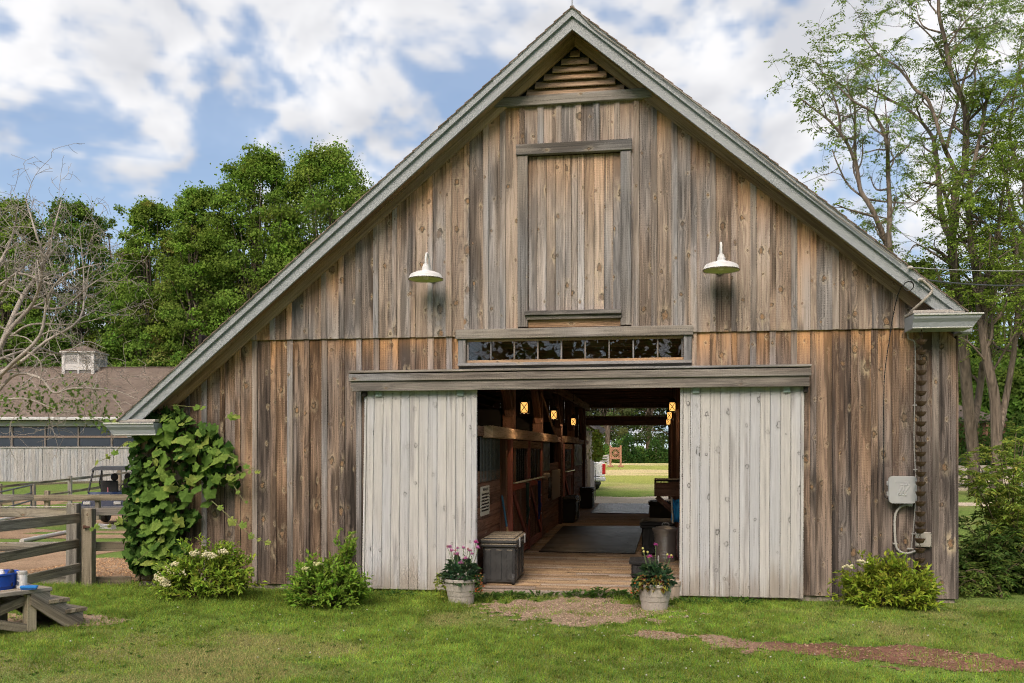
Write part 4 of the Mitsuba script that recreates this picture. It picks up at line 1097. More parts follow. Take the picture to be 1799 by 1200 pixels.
# pebbles and chips on the bare patches
def pebbles(name, fn, box_, n, smin, smax, c0, c1, seed, label, cat):
    r = np.random.default_rng(seed)
    x, y = r.uniform(box_[0], box_[1], n), r.uniform(box_[2], box_[3], n)
    k = fn(x, y) > r.uniform(0.2, 0.9, n); x, y = x[k], y[k]; n = len(x)
    s = r.uniform(smin, smax, n); a = r.uniform(0, 6.28, n); e = r.uniform(0.5, 1.0, (n, 2))
    B = np.array([[1, 0, 0], [0, 1, 0], [-1, 0, 0], [0, -1, 0], [0, 0, .7], [0, 0, -.5]])
    V = B[None] * s[:, None, None] * np.concatenate([np.ones((n, 1)), e], 1)[:, None, :]
    X = V[..., 0] * np.cos(a)[:, None] - V[..., 1] * np.sin(a)[:, None]; Y = V[..., 0] * np.sin(a)[:, None] + V[..., 1] * np.cos(a)[:, None]
    V = np.stack([X + x[:, None], Y + y[:, None], V[..., 2] + (gz(x, y) + 0.008)[:, None]], -1).reshape(-1, 3)
    f = np.array([[0, 1, 4], [1, 2, 4], [2, 3, 4], [3, 0, 4], [1, 0, 5], [2, 1, 5], [3, 2, 5], [0, 3, 5]])
    F = (np.arange(n)[:, None, None] * 6 + f).reshape(-1, 3)
    t = r.uniform(0, 1, (n, 1)); C = np.array(c0) * (1 - t) + np.array(c1) * t
    m = M(); m.add(V, F, c=np.repeat(C, 6, 0)); tag(m.put(name, 'dull'), label, cat, kind='stuff')


pebbles('gravel', m_gravel, (-2.8, 1.0, -2.6, -0.02), 9000, .005, .013, (.18, .125, .09), (.52, .405, .30), 1, 'loose fine gravel lying before the barn threshold', 'gravel')
pebbles('wood_chips', m_path, (-0.5, 5.5, -5.2, -1.5), 7500, .006, .020, (.10, .055, .035), (.36, .24, .16), 2, 'reddish bark chips strewn along the worn dirt path', 'wood chips')
pebbles('paddock_chips', lambda x, y: m_yard(x, y) * np.clip((5 - y) / 3, 0, 1), (-9.0, -6.8, -0.1, 3.5), 5000, .008, .022, (.20, .11, .06), (.55, .36, .20), 3, 'orange brown wood chips inside the paddock fence', 'wood chips')

# grass blades on the near lawn
r = np.random.default_rng(5)
N = 620000
x, y = r.uniform(-9.5, 6.6, N), r.uniform(-5.9, 0.15, N) if False else -5.9 + 6.1 * r.uniform(0, 1, N) ** 0.85
bare = np.maximum.reduce([m_gravel(x, y), m_path(x, y), m_bench(x, y)])
dry = n2(x, y, 22, 0.55) * 0.75 + n2(x, y, 23, 2.3) * 0.35
vis = (x > -1.02 * (y + DIST) * 0.78 - 0.3) & (x < 0.44 * (y + DIST) + 0.3) & ~((y > -0.01) & (x > X0) & (x < X1)) & ~((x < X0 - 0.2) & (y > 0.12))
patch = n2(x, y, 31, 1.3)
k = vis & ((bare < r.uniform(0.12, 0.75, N)) | (r.uniform(0, 1, N) < .05 + .5 * np.clip((n2(x, y, 61, 4.0) - .52) * 5, 0, 1))) & (r.uniform(0, 1, N) < 0.45 + 1.1 * np.clip(patch - .25, 0, 1)) & (np.where(y > -0.5, r.uniform(0, 1, N) > np.clip((y + .55) * 1.6, 0, .75), True))
x, y, dry, patch, bare = x[k], y[k], dry[k], patch[k], bare[k]; N = len(x)
z = gz(x, y)
tall = n2(x, y, 41, 1.7)
edge = np.clip((0.5 - np.abs(m_gravel(x, y) - 0.25)) * 1.6, 0, 1) * (x < 0.9) * (y > -1.0)
h = (0.020 + 0.035 * r.uniform(0, 1, N) ** 1.5 + 0.030 * np.clip(tall - .5, 0, 1) * 2) * (0.75 + 0.6 * r.uniform(0, 1, N)) * np.where(dry > .62, .75, 1.0) * (1 + 0.9 * edge)
a = r.uniform(0, 6.28, N); w = r.uniform(0.0028, 0.0055, N); lean = r.normal(0, 0.45, (N, 2)) * h[:, None]
base = np.stack([x, y, z - 0.004], 1)
sd = np.stack([np.cos(a) * w, np.sin(a) * w, 0 * a], 1)
tip = base + np.stack([lean[:, 0], lean[:, 1], h], 1)
V = np.stack([base - sd, base + sd, tip], 1).reshape(-1, 3)
t = np.clip((dry - 0.62) * 5.0 + r.normal(0, .20, N), 0, .85)[:, None]
g0 = np.stack([r.uniform(.175, .295, N), r.uniform(.275, .39, N), r.uniform(.042, .078, N)], 1) * ((0.62 + 0.75 * n2(x, y, 51, 1.1)) * (0.35 + 1.3 * n2(x, y, 52, 8.0)))[:, None]
d0 = np.array([.44, .38, .18]) * r.uniform(.7, 1.25, (N, 1))
C = g0 * (1 - t) + d0 * t
m = M(); m.add(V, np.arange(3 * N).reshape(-1, 3), c=np.repeat(C, 3, 0))
tag(m.put('grass', 'leaf'), 'short mown green grass with dry straw coloured patches before the barn', 'grass', kind='stuff')
# broad weeds and clover heads in the lawn
n = 900
x, y = r.uniform(-8, 5.5, n), r.uniform(-5.4, -0.2, n); k = np.maximum(m_gravel(x, y), m_path(x, y)) < 0.6; x, y = x[k], y[k]; n = len(x)
P = np.repeat(np.stack([x, y, gz(x, y) + .003], 1), 7, 0); a = r.uniform(0, 6.28, 7 * n)
D = np.stack([np.cos(a), np.sin(a), r.uniform(.25, .8, 7 * n)], 1)
m = M(); leaf_faces(m, P, D, np.array([[0, 0, 1.0]]) + r.normal(0, .2, (7 * n, 3)), r.uniform(.02, .05, 7 * n), r.uniform(.010, .022, 7 * n), np.stack([r.uniform(.06, .10, 7 * n), r.uniform(.12, .19, 7 * n), r.uniform(.02, .035, 7 * n)], 1))
tag(m.put('lawn_weeds', 'leaf'), 'small broad leaved weeds scattered through the lawn', 'weeds', kind='stuff')
m = M(); s = trimesh.creation.icosphere(0)
for q in range(130):
    x = r.normal(0.2, 1.6) if q < 80 else r.uniform(-7, 5); y = r.uniform(-4.2, -1.4)
    if max(m_gravel(np.array(x), np.array(y)), m_path(np.array(x), np.array(y))) > .3: continue
    m.add(s.vertices * r.uniform(.005, .009) + [x, y, gz(x, y).item() + r.uniform(.035, .06)], s.faces, c=(.6, .6, .52))
tag(m.put('clover_flowers', 'petal'), 'tiny white clover flowers dotted over the lawn', 'clover', kind='stuff')
# ---------------------------------------------------------------- pots, shrubs, vine
def jitter_col(c, n, s, r): return np.clip(np.array(c) * (1 + r.normal(0, s, (n, 1))) * (1 + r.normal(0, s * .4, (n, 3))), 0.002, 0.95)


def blossom(c, R, rgb, t, r, name='flower', n=26):
    """A double flower: rings of petals."""
    m = M(); g = r.uniform(0, 6.28, n); e = np.linspace(0.1, 1.35, n)
    D = np.stack([np.cos(g) * np.cos(e), np.sin(g) * np.cos(e), np.sin(e)], 1)
    leaf_faces(m, np.repeat([c], n, 0), D, np.repeat([[0, 0, 1.0]], n, 0) + .01, R * r.uniform(.8, 1.1, n), R * .62, jitter_col(rgb, n, .12, r))
    m.put(name, 'petal', t)


def flower_pot(u, v, seed, label, coleus):
    r = np.random.default_rng(seed)
    c = atz(u, v, -0.03); c[2] = gz(c[0], c[1]).item()
    t = thing('flower_pot', label, 'flower pot')
    clay = col((0.36, 0.335, 0.305), 0.65)
    prof = [(0, 0), (0.135, 0), (0.142, 0.012), (0.153, 0.095), (0.160, 0.103), (0.160, 0.108), (0.168, 0.155), (0.174, 0.160), (0.174, 0.166), (0.182, 0.245), (0.192, 0.250), (0.203, 0.262), (0.204, 0.283), (0.194, 0.294), (0.175, 0.29), (0.168, 0.25), (0.0, 0.25)]
    m = M(); lathe(m, prof, c, 44); m.put('planter', clay, t, smooth=28)
    m = M(); lathe(m, [(0.172, 0.252), (0.09, 0.27), (0, 0.275)], c, 20); m.put('soil', col((0.05, 0.035, 0.025), 0.9), t)
    top = c + [0, 0, .27]
    # leafy mound
    n = 330
    g = r.uniform(0, 6.28, n); e = np.arccos(r.uniform(0.0, 1, n)); rad = r.uniform(.55, 1.0, n)
    P = top + np.stack([np.cos(g) * np.sin(e) * .21 * rad, np.sin(g) * np.sin(e) * .21 * rad, np.cos(e) * .24 * rad - .01], 1)
    O = unit(P - top + [0, 0, .04])
    D = unit(O + np.array([0, 0, -.45]) + r.normal(0, .35, (n, 3))); Nn = unit(O + [0, 0, .8] + r.normal(0, .3, (n, 3)))
    m = M(); leaf_faces(m, P, D, Nn, r.uniform(.06, .105, n), r.uniform(.034, .055, n), jitter_col((.050, .100, .048), n, .25, r)); m.put('foliage', 'leaf', t, kind='stuff')
    # stems and pink flowers
    heads = [(-.02, -.1, .30), (.07, -.09, .25), (-.1, -.05, .33), (.03, -.02, .36), (-.05, .05, .35), (.1, .0, .33), (.14, -.06, .30), (.02, -.12, .20), (.16, .05, .42), (.19, .02, .36), (-.14, .05, .36)] if not coleus else [(.01, .02, .43), (-.05, -.03, .30), (.17, -.03, .30)]
    for hx, hy, hz in heads:
        h = top + [hx, hy, hz]
        m = M(); tube(m, smooth_line([top + [hx * .4, hy * .4, .05], top + [hx * .8, hy * .8, hz * .6], h], 4), 0.004, 5); m.put('stem', col((.10, .15, .06), .6), t)
        blossom(h, r.uniform(.028, .042), (.62, .27, .50) if hz < .40 and not coleus else (.60, .14, .42), t, r)
    for q in range(6):
        h = top + [r.uniform(-.18, .18), r.uniform(-.1, .1), r.uniform(.28, .40)]
        m = M(); lathe(m, [(0, -.014), (.012, -.006), (.013, .004), (.006, .014), (0, .016)], h, 8); m.put('bud', col((.38, .36, .12) if coleus else (.25, .10, .10), .6), t)
        m = M(); tube(m, [top + [(h - top)[0] * .5, (h - top)[1] * .5, .1], h], 0.0035, 5); m.put('stem', col((.10, .15, .06), .6), t)
    # orange trailing flowers on one side
    s = 1 if not coleus else -1
    for q in range(26):
        h = top + [s * r.uniform(.17, .26), r.uniform(-.14, .05), r.uniform(-.14, .07)]
        blossom(h, r.uniform(.014, .022), [(.75, .25, .08), (.78, .38, .20), (.70, .16, .06)][q % 3], t, r, 'orange_flower', 10)
    n = 130
    P = top + np.stack([s * r.uniform(.14, .24, n), r.uniform(-.13, .05, n), r.uniform(-.16, .06, n)], 1)
    m = M(); leaf_faces(m, P, r.normal(0, 1, (n, 3)) + [s * .5, -.4, 0], r.normal(0, .5, (n, 3)) + [0, -.5, .8], .035, .018, jitter_col((.09, .16, .04), n, .25, r)); m.put('trailing_foliage', 'leaf', t, kind='stuff')
    if coleus:
        n = 90
        P = top + np.stack([r.uniform(-.15, .13, n), r.uniform(-.20, -.08, n), r.uniform(-.03, .12, n)], 1)
        D = r.normal(0, .5, (n, 3)) + [0, -.6, -.5]; Nn = r.normal(0, .3, (n, 3)) + [0, -.7, .8]
        m = M(); leaf_faces(m, P, D, Nn, r.uniform(.05, .085, n), r.uniform(.03, .045, n), jitter_col((.30, .27, .07), n, .25, r)); m.put('coleus_leaves', 'leaf', t, kind='stuff')
        m = M(); leaf_faces(m, P + [0, -.004, .004], D, Nn, r.uniform(.03, .05, n), r.uniform(.012, .02, n), jitter_col((.16, .03, .035), n, .3, r)); m.put('coleus_hearts', 'leaf', t, kind='stuff')
    else:
        n = 160
        P = top + np.stack([-r.uniform(.15, .27, n), r.uniform(-.13, .08, n), r.uniform(-.26, .08, n)], 1)
        m = M(); leaf_faces(m, P, r.normal(0, 1, (n, 3)) + [-.4, -.3, -.6], r.normal(0, .5, (n, 3)) + [-.3, -.5, .8], .04, .028, jitter_col((.23, .27, .05), n, .25, r)); m.put('ivy', 'leaf', t, kind='stuff')


flower_pot(810, 1059, 61, 'beige plastic pot of pink dahlias and trailing ivy beside the left door', False)
flower_pot(1150, 1070, 62, 'beige plastic pot of red and yellow coleus with few pink flowers before the right door', True)
t = thing('empty_pot', 'plain beige pot half hidden behind the right flower pot', 'pot')
m = M(); c = atz(1178, 1052, -.03); lathe(m, [(0, 0), (0.10, 0), (0.115, 0.16), (0.125, 0.165), (0.128, 0.21), (0.115, 0.212), (0.1, 0.1), (0, .1)], c, 30); m.put('planter', col((0.38, 0.31, 0.25), 0.7), t)


def shrub(u, v, W, H, seed, label, base_col, nleaf=2600, flowers=0, fcol=(.62, .60, .42), spikes=(), llen=(.05, .085), dep=0.45, dense=1.0, cy=None):
    r = np.random.default_rng(seed)
    c = atz(u, v, -0.03); c[1] += dep; c[2] = gz(c[0], c[1]).item()
    t = thing('shrub', label, 'shrub')
    n = nleaf
    # shoots fan out from the ground; leaves sit in pairs along their outer half
    ns = n // 18
    g = r.uniform(0, 6.28, ns); e = np.arcsin(r.uniform(0.0, 0.98, ns)); rr = r.uniform(.72, 1.04, ns) * (1 + .18 * np.sin(3 * g + seed))
    tipp = np.stack([np.cos(g) * np.cos(e) * W / 2 * rr, np.sin(g) * np.cos(e) * dep * rr, (np.sin(e) * .92 + .12) * H * rr], 1)
    for sx, sz in spikes: tipp = np.vstack([tipp, np.stack([r.normal(sx, .05, 9), r.normal(0, .08, 9), r.uniform(.8, 1.0, 9) * sz], 1)])
    ns = len(tipp); root = tipp * [.18, .18, 0] 
    m = M()
    for a, b in list(zip(root, tipp))[::3]: tube(m, [c + a, c + a * .5 + b * .5 + [0, 0, .05 * H], c + b], [.006, .004, .002], 4, cap=False)
    m.put('stems', col((.10, .075, .04), .8), t, kind='stuff')
    q = r.uniform(0.45, 1.0, (ns, 18)) ** .7
    P = root[:, None] * (1 - q[..., None]) + tipp[:, None] * q[..., None] + np.array([0, 0, .05 * H]) * (4 * q * (1 - q))[..., None]
    P = P.reshape(-1, 3) + r.normal(0, .018, (ns * 18, 3)); O = unit(P * [2 / W, 1 / dep, 1.2 / H]); ax = np.repeat(unit(tipp - root), 18, 0)
    k = P[:, 2] > 0.0
    n = int(k.sum()); P, O, ax = P[k], O[k], ax[k]
    D = ax * .55 + O * .35 + r.normal(0, .6, (n, 3)) + [0, 0, -.1]; Nn = O * .8 + [0, 0, .9] + r.normal(0, .35, (n, 3))
    new = np.clip(q.reshape(-1)[k] - .7, 0, .3)[:, None] / .3
    C = jitter_col(base_col, n, .2, r) * (0.72 + .55 * new)
    m = M(); leaf_faces(m, c + P, D, Nn, r.uniform(*llen, n), r.uniform(*llen, n) * .46, C); m.put('foliage', 'leaf', t, kind='stuff')
    for f in range(flowers):
        a, b = r.uniform(-.42, .42), r.uniform(.3, .95)
        if isinstance(cy, list): a, b = cy[f % len(cy)]; a += r.normal(0, .02); b += r.normal(0, .03)
        h = c + np.array([a * W, -dep * math.sqrt(max(0.05, 1 - (2 * a) ** 2)) * .85 * math.sqrt(max(.05, 1 - b * b * .8)), b * H])
        k2 = 46 if flowers > 5 else 16; d = r.normal(0, 1, (k2, 3)) * [.032, .022, .016]
        m = M(); s = trimesh.creation.icosphere(0); d = np.vstack([d * .8, np.zeros((1, 3)), d[:6] * .4])
        for w in d: m.add(s.vertices * r.uniform(.009, .015) + h + w, s.faces, c=np.array(fcol) * r.uniform(.75, 1.15))
        m.put('flower_cluster', 'petal', t)
    return c


shrub(326, 1060, 1.22, 0.60, 71, 'rounded green shrub with cream flower clusters at the foot of the vine', (.27, .375, .056), 4200, 13, (.80, .77, .55), [(-.42, .28), (.35, .66)], cy=[(-.36, .42), (-.27, .45), (-.24, .60), (-.16, .72), (-.20, .5), (-.12, .62), (.02, .92), (.12, .9), (.17, .86), (.25, .9), (-.3, .34)])
shrub(556, 1077, 0.98, 0.56, 72, 'bright green leafy shrub with one tall shoot left of the left sliding door', (.21, .335, .05), 3400, 2, (.75, .75, .42), [(.22, .86), (.18, .74), (-.33, .48)], cy=[(-.22, .8), (-.12, .86), (.05, .98), (-.15, .7)])
shrub(1578, 1078, 1.12, 0.50, 73, 'yellow green shrub below the rain chain at the right corner', (.28, .36, .046), 3800, 2, (.78, .75, .52), [(-.20, .60), (.10, .58), (.42, .44)], cy=[(-.40, .92), (-.26, .98), (.06, 1.05), (.0, .98)])


# weeds at the threshold
def weed(x, y, W, H, seed, label, n=140, c=(.075, .15, .03), L=(.04, .08)):
    r = np.random.default_rng(seed); t = thing('weed_clump', label, 'weeds')
    z = gz(x, y).item(); g = r.uniform(0, 6.28, n); q = r.uniform(0, 1, n) ** .6
    P = np.array([x, y, z]) + np.stack([np.cos(g) * q * W / 2, np.sin(g) * q * W / 3, r.uniform(0, 1, n) * H * (1 - .5 * q)], 1)
    D = np.stack([np.cos(g), np.sin(g), r.uniform(.0, 1.2, n)], 1)
    m = M(); leaf_faces(m, P, D, r.normal(0, .3, (n, 3)) + [0, -.3, .9], r.uniform(*L, n), r.uniform(*L, n) * .42, jitter_col(c, n, .22, r)); m.put('leaves', 'leaf', t, kind='stuff')
    m = M()
    for k in range(5): tube(m, [(x + r.normal(0, W * .1), y, z), (x + r.normal(0, W * .2), y - .02, z + H * .8)], .003, 4)
    m.put('stalks', col((.09, .13, .05), .7), t, kind='stuff')


WL = ['weeds left of the middle of the threshold beside the gravel', 'grassy weeds just left of the threshold centre', 'tall leafy weed at the middle of the threshold', 'leafy weed right of the threshold centre', 'broad leaved weed left of the right flower pot', 'weeds by the left flower pot at the threshold corner', 'weeds under the left half of the right sliding door', 'weeds under the middle of the right sliding door', 'small upright weed at the wall just left of the right shrub', 'weeds under the left sliding door', 'weeds before the trunk at the left of the threshold']
for k, (u, v, W, H, n) in enumerate([(900, 1050, .42, .07, 150), (1020, 1048, .36, .08, 150), (1052, 1050, .20, .14, 110), (1088, 1050, .22, .12, 110), (1118, 1056, .18, .13, 90), (862, 1052, .3, .07, 100), (1220, 1062, .4, .07, 110), (1300, 1062, .4, .08, 110), (1486, 1052, .13, .13, 60), (700, 1048, .4, .05, 90), (950, 1046, .4, .05, 100)]):
    p = atz(u, v, -0.03); weed(p[0], min(p[1], -0.12), W, H, 200 + k, WL[k], n)

# vine: large lobed leaves, each leaf a part, over a mass of smaller ones
t = vine = thing('grape_vine', 'grape vine with big lobed leaves climbing the left corner of the barn', 'vine')
g = np.linspace(0, 2 * np.pi, 23)[:-1]
rl = 0.5 + 0.062 * np.cos(5 * (g - np.pi / 2)) + 0.03 * np.cos(11 * g + .4) + 0.022 * np.cos(15 * g) + .03 * np.cos(g - np.pi / 2); rl[np.abs(g - 3 * np.pi / 2) < .22] *= .5


def vine_leaf(r):
    """A lobed leaf blade with raised margins and a vein fold, unit size, in xy with its tip along +y."""
    x, y = rl * np.cos(g), rl * np.sin(g)
    z = -0.16 * np.abs(x) ** 1.5 * 2 - .10 * y * y + r.normal(0, .012, len(g)) + 0.03 * np.cos(5 * (g - np.pi / 2))
    V = np.vstack([[[0, 0, 0.03], [0, .22, .045]], np.stack([x, y, z], 1)])
    n = len(g); F = [[0, 2 + i, 2 + (i + 1) % n] for i in range(n)]
    return V, F


r = np.random.default_rng(81)
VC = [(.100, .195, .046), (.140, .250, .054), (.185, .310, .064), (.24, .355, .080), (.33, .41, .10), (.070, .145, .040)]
plys = []
for k in range(6):
    for q in range(2):
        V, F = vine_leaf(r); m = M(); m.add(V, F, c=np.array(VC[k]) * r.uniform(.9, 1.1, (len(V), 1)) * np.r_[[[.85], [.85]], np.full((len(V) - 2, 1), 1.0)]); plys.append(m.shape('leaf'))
# silhouette of the mass on the wall, in pixels of the facade: (y, left, right)
ROWS = [(722, 262, 318), (735, 262, 330), (750, 240, 378), (770, 238, 385), (790, 232, 402), (810, 225, 420), (830, 226, 428), (850, 224, 420), (870, 222, 396), (890, 215, 386), (905, 218, 345), (925, 222, 330), (945, 218, 318), (965, 222, 330), (985, 228, 320), (1003, 236, 300)]
RY = np.array([q[0] for q in ROWS]); RL = np.array([q[1] for q in ROWS]); RR = np.array([q[2] for q in ROWS])


def vine_place(v, u, out, size, rr):
    yy = -0.10 - out
    c = aty(u, v, yy)
    nrm = unit(np.array([r.normal(-.1, .5), -1.0, r.normal(.8, .75)]))
    tip = unit(np.array([r.normal(0, .55), -.45, -1.0])); tip = unit(tip - nrm * (tip @ nrm)); sx = np.cross(tip, nrm)
    return T(np.vstack([np.c_[np.stack([sx, tip, nrm], 1) * size, c], [0, 0, 0, 1]]))


nl = 0
cand = []
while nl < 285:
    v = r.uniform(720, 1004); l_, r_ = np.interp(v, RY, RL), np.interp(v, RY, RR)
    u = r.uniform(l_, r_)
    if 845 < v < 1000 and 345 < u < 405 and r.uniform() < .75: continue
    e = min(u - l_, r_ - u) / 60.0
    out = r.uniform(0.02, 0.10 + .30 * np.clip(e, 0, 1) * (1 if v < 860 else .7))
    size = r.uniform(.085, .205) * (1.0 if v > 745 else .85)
    kc = int(np.clip(r.normal(2.7 if out > .15 else 1.1, 1.3), 0, 4)); kc = 5 if out < .06 and r.uniform() < .5 else kc  # outer leaves coloured as if lit, inner ones as if in shade
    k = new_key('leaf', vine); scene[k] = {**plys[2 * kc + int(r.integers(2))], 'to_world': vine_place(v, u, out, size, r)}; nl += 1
# trailing shoots that reach out
shoots = [[(400, 800), (430, 815), (455, 828)], [(385, 840), (420, 832), (446, 822)], [(372, 880), (400, 905), (430, 932), (455, 948), (478, 955)], [(240, 790), (225, 775), (195, 800), (170, 812)], [(228, 905), (205, 920), (185, 925), (160, 930)], [(300, 925), (270, 960), (235, 990)], [(225, 735), (205, 738), (185, 745)], [(345, 722), (352, 716), (300, 712)], [(400, 835), (415, 860), (432, 885)], [(395, 735), (418, 730), (400, 728)]]
for s in shoots:
    out = r.uniform(.05, .25)
    P = smooth_line([aty(u, v, -.1 - out - .03 * i) for i, (u, v) in enumerate(s)], 5)
    m = M(); tube(m, P, np.linspace(.006, .003, len(P)), 5); m.put('shoot', col((.16, .17, .06), .6), vine)
    for q in range(3, len(P), 3):
        sz = r.uniform(.06, .12) * (1.15 - .5 * q / len(P)); k = new_key('leaf', vine)
        nrm = unit(np.array([r.normal(0, .3), -1, r.normal(.5, .4)])); tip = unit(np.array([r.normal(0, .8), -.2, -1.0])); tip = unit(tip - nrm * (tip @ nrm))
        scene[k] = {**plys[2 * int(r.integers(2, 5)) + int(r.integers(2))], 'to_world': T(np.vstack([np.c_[np.stack([np.cross(tip, nrm), tip, nrm], 1) * sz, P[q] + r.normal(0, .02, 3)], [0, 0, 0, 1]]))}
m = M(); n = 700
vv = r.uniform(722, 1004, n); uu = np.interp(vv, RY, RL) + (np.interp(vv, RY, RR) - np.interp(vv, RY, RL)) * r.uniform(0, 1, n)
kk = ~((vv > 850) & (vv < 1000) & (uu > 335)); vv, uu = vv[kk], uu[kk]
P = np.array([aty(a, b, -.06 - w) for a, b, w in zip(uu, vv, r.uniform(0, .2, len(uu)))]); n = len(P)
leaf_faces(m, P, r.normal(0, .6, (n, 3)) + [0, -.2, -.8], r.normal(0, .4, (n, 3)) + [0, -.8, .6], r.uniform(.07, .14, n), r.uniform(.07, .12, n), jitter_col((.034, .075, .018), n, .3, r)); m.put('inner_leaves', 'leaf', vine, kind='stuff')  # dark leaf colour stands in for the shaded gaps
for s in ([(262, 1010), (258, 900), (275, 800), (330, 760)], [(280, 1015), (300, 900), (340, 830), (380, 800)], [(250, 1012), (240, 930), (245, 850), (280, 760)]):
    m = M(); P = smooth_line([aty(u, v, -.07) for u, v in s], 6); tube(m, P, np.linspace(.02, .008, len(P)), 6); m.put('stem', 'bark', vine)


# right-hand bushes
def leafy_bush(name, label, c, tips, seed, base_col, L, nl, cat='bush', droop=.3, leaflets=7, stemcol=(.14, .11, .07)):
    """Stems from the ground to each tip, each with compound sprays of narrow leaves."""
    r = np.random.default_rng(seed); t = thing(name, label, cat); m = M(); Ps, Ds, Ns = [], [], []
    for tp in tips:
        a = np.array(c) + r.normal(0, .10, 3) * [1, 1, 0]; b = np.array(tp, float)
        mid = a * .45 + b * .55 + [0, 0, .22 * np.linalg.norm((b - a)[:2])]
        P = smooth_line([a, a * .75 + mid * .25 + [0, 0, .1], mid, b], 5); tube(m, P, np.linspace(.013, .004, len(P)), 5, cap=False)
        for q in range(nl):
            s = r.uniform(.42, 1.0); i = s * (len(P) - 1); p = P[int(i)] * (1 - i % 1) + P[min(int(i) + 1, len(P) - 1)] * (i % 1)
            d = unit(unit(b - a) * .5 + r.normal(0, .8, 3) * [1, 1, .5] + [0, 0, -.05])
            ln = r.uniform(.12, .26); w = np.linspace(.25, 1, leaflets)
            side = unit(np.cross(d, [0, 0, 1.0]))
            for e in (-1, 1):
                Ps.append(p + d * ln * w[:, None] + [0, 0, -1] * (droop * ln * w[:, None] ** 2)); Ds.append(np.repeat([d * .6 + side * e * .8 + [0, 0, -droop]], leaflets, 0)); Ns.append(np.repeat([[0, 0, 1.0]], leaflets, 0) + r.normal(0, .3, (leaflets, 3)))
    m.put('stems', col(stemcol, .8), t, kind='stuff')
    P, D, Nn = np.vstack(Ps), np.vstack(Ds), np.vstack(Ns); n = len(P)
    P[:, 2] = np.maximum(P[:, 2], gz(P[:, 0], P[:, 1]) + .01)
    m = M(); leaf_faces(m, P, D + r.normal(0, .2, (n, 3)), Nn, r.uniform(*L, n), r.uniform(*L, n) * .36, jitter_col(base_col, n, .24, r)); m.put('foliage', 'leaf', t, kind='stuff')


r = np.random.default_rng(91)
tips = [atd(u, v, d) for u, v, d in [(1695, 795, 12.6), (1712, 800, 12.2), (1738, 782, 12.8), (1760, 770, 12.4), (1785, 760, 13.0), (1810, 755, 12.6), (1835, 770, 13), (1700, 830, 12.0), (1735, 845, 11.9), (1770, 850, 11.8), (1800, 830, 12), (1830, 850, 12.2), (1745, 805, 13.3), (1780, 810, 12.0), (1800, 775, 13.6), (1860, 800, 12.8), (1790, 890, 11.8), (1760, 870, 13), (1725, 822, 12.6), (1755, 795, 12.0)]]
leafy_bush('elder_bush', 'tall arching bush with light green feathery leaves right of the barn', atd(1790, 1010, 12.5) * [1, 1, 0] + [0, 0, -.05], tips, 92, (.28, .36, .075), (.06, .11), 24)
tips = []
for k in range(46):
    u, v, d = r.uniform(1668, 1840), 0, r.uniform(11.4, 12.6); v = r.uniform(915, 1035) if u > 1690 else r.uniform(940, 1030); tips.append(atd(u, v, d))
leafy_bush('dark_bush', 'dense dark green bush with narrow leaves against the right corner of the barn', atd(1745, 1050, 12.0) * [1, 1, 0] + [0, 0, -.05], tips, 93, (.105, .17, .045), (.07, .12), 15, leaflets=6)
tips = [atd(r.uniform(1670, 1800), r.uniform(985, 1050), r.uniform(11.2, 11.8)) for k in range(26)]
leafy_bush('low_weeds', 'tangle of paler weeds along the foot of the dark bush', atd(1740, 1062, 11.6) * [1, 1, 0] + [0, 0, -.05], tips, 94, (.17, .25, .06), (.05, .09), 7, cat='weeds', leaflets=5)
# ---------------------------------------------------------------- left: fences, mounting block, paddock, utility vehicle, long white barn
dep = lambda p: float((np.asarray(p) - CAM) @ FW)


def on_ground(u, v, z=0.0):
    for _ in range(12): p = atz(u, v, z); z = ground_z(p[0], p[1]).item()
    return p


def frail(k, a, b, Th=0.04, cls=8, name='rail'):
    """A fence rail between two ends given as (pixel x, top y, bottom y, depth)."""
    pa, pb = (atd(q[0], (q[1] + q[2]) / 2, q[3]) for q in (a, b))
    W = ((a[2] - a[1]) * a[3] + (b[2] - b[1]) * b[3]) / 2 / FPX
    m = M(); beam(m, pa, pb, W, Th, cls, ch=.006); m.put(name, 'timber', k)


def fpost(k, u0, u1, vt, vb, d, cls=8, name='post', tilt=0.0, Th=None):
    a, b = atd((u0 + u1) / 2, vb, d), atd((u0 + u1) / 2 + tilt, vt, d)
    W = (u1 - u0) * d / FPX
    m = M(); beam(m, a - [0, 0, .1], b, W, Th or W, cls, wdir=RT, ch=.008); m.put(name, 'timber', k)


d1 = dep(aty(128, 1020, -0.12))
fa = thing('rail_fence', 'grey three rail board fence running left from the weathered split post to the picture edge', 'fence')
fpost(fa, 119, 137.5, 884, 1028, d1 + .12, tilt=1.5)
for l_, r_ in (((-46, 920, 939), (138, 901, 919)), ((-46, 980, 997), (137.5, 946, 963)), ((-46, 1031, 1049), (139.5, 988.5, 1005.5))):
    frail(fa, (*l_, d1 / 1.17), (*r_, d1 - .03))
fc = thing('rail_fence', 'older mossy board fence in line behind the split post, running left across the paddock edge', 'fence')
for vt, vb in ((892, 908), (952, 968), (1012, 1030)): frail(fc, (-120, vt + 1, vb + 1, d1 + .25), (122, vt, vb, d1 + .22))
fpost(fc, 138.5, 146, 896, 1028, d1 + .2)
fpost(fc, -40, -24, 886, 1028, d1 + .3)
m = M(); tube(m, [atd(-120, 891, d1 + .2), atd(120, 890, d1 + .2)], 0.006, 5); m.put('top_wire', col((.45, .43, .38), .5), fc)
fb = thing('rail_fence', 'short board fence between the pale gate post and the barn corner', 'fence')
fpost(fb, 146.5, 165, 893, 1031, d1 - .15)
for a, b in ((892.5, 906), (952, 968), (1013, 1028)): frail(fb, (165, a, b, d1), (231, a - .5, b - 1, d1 + .15))
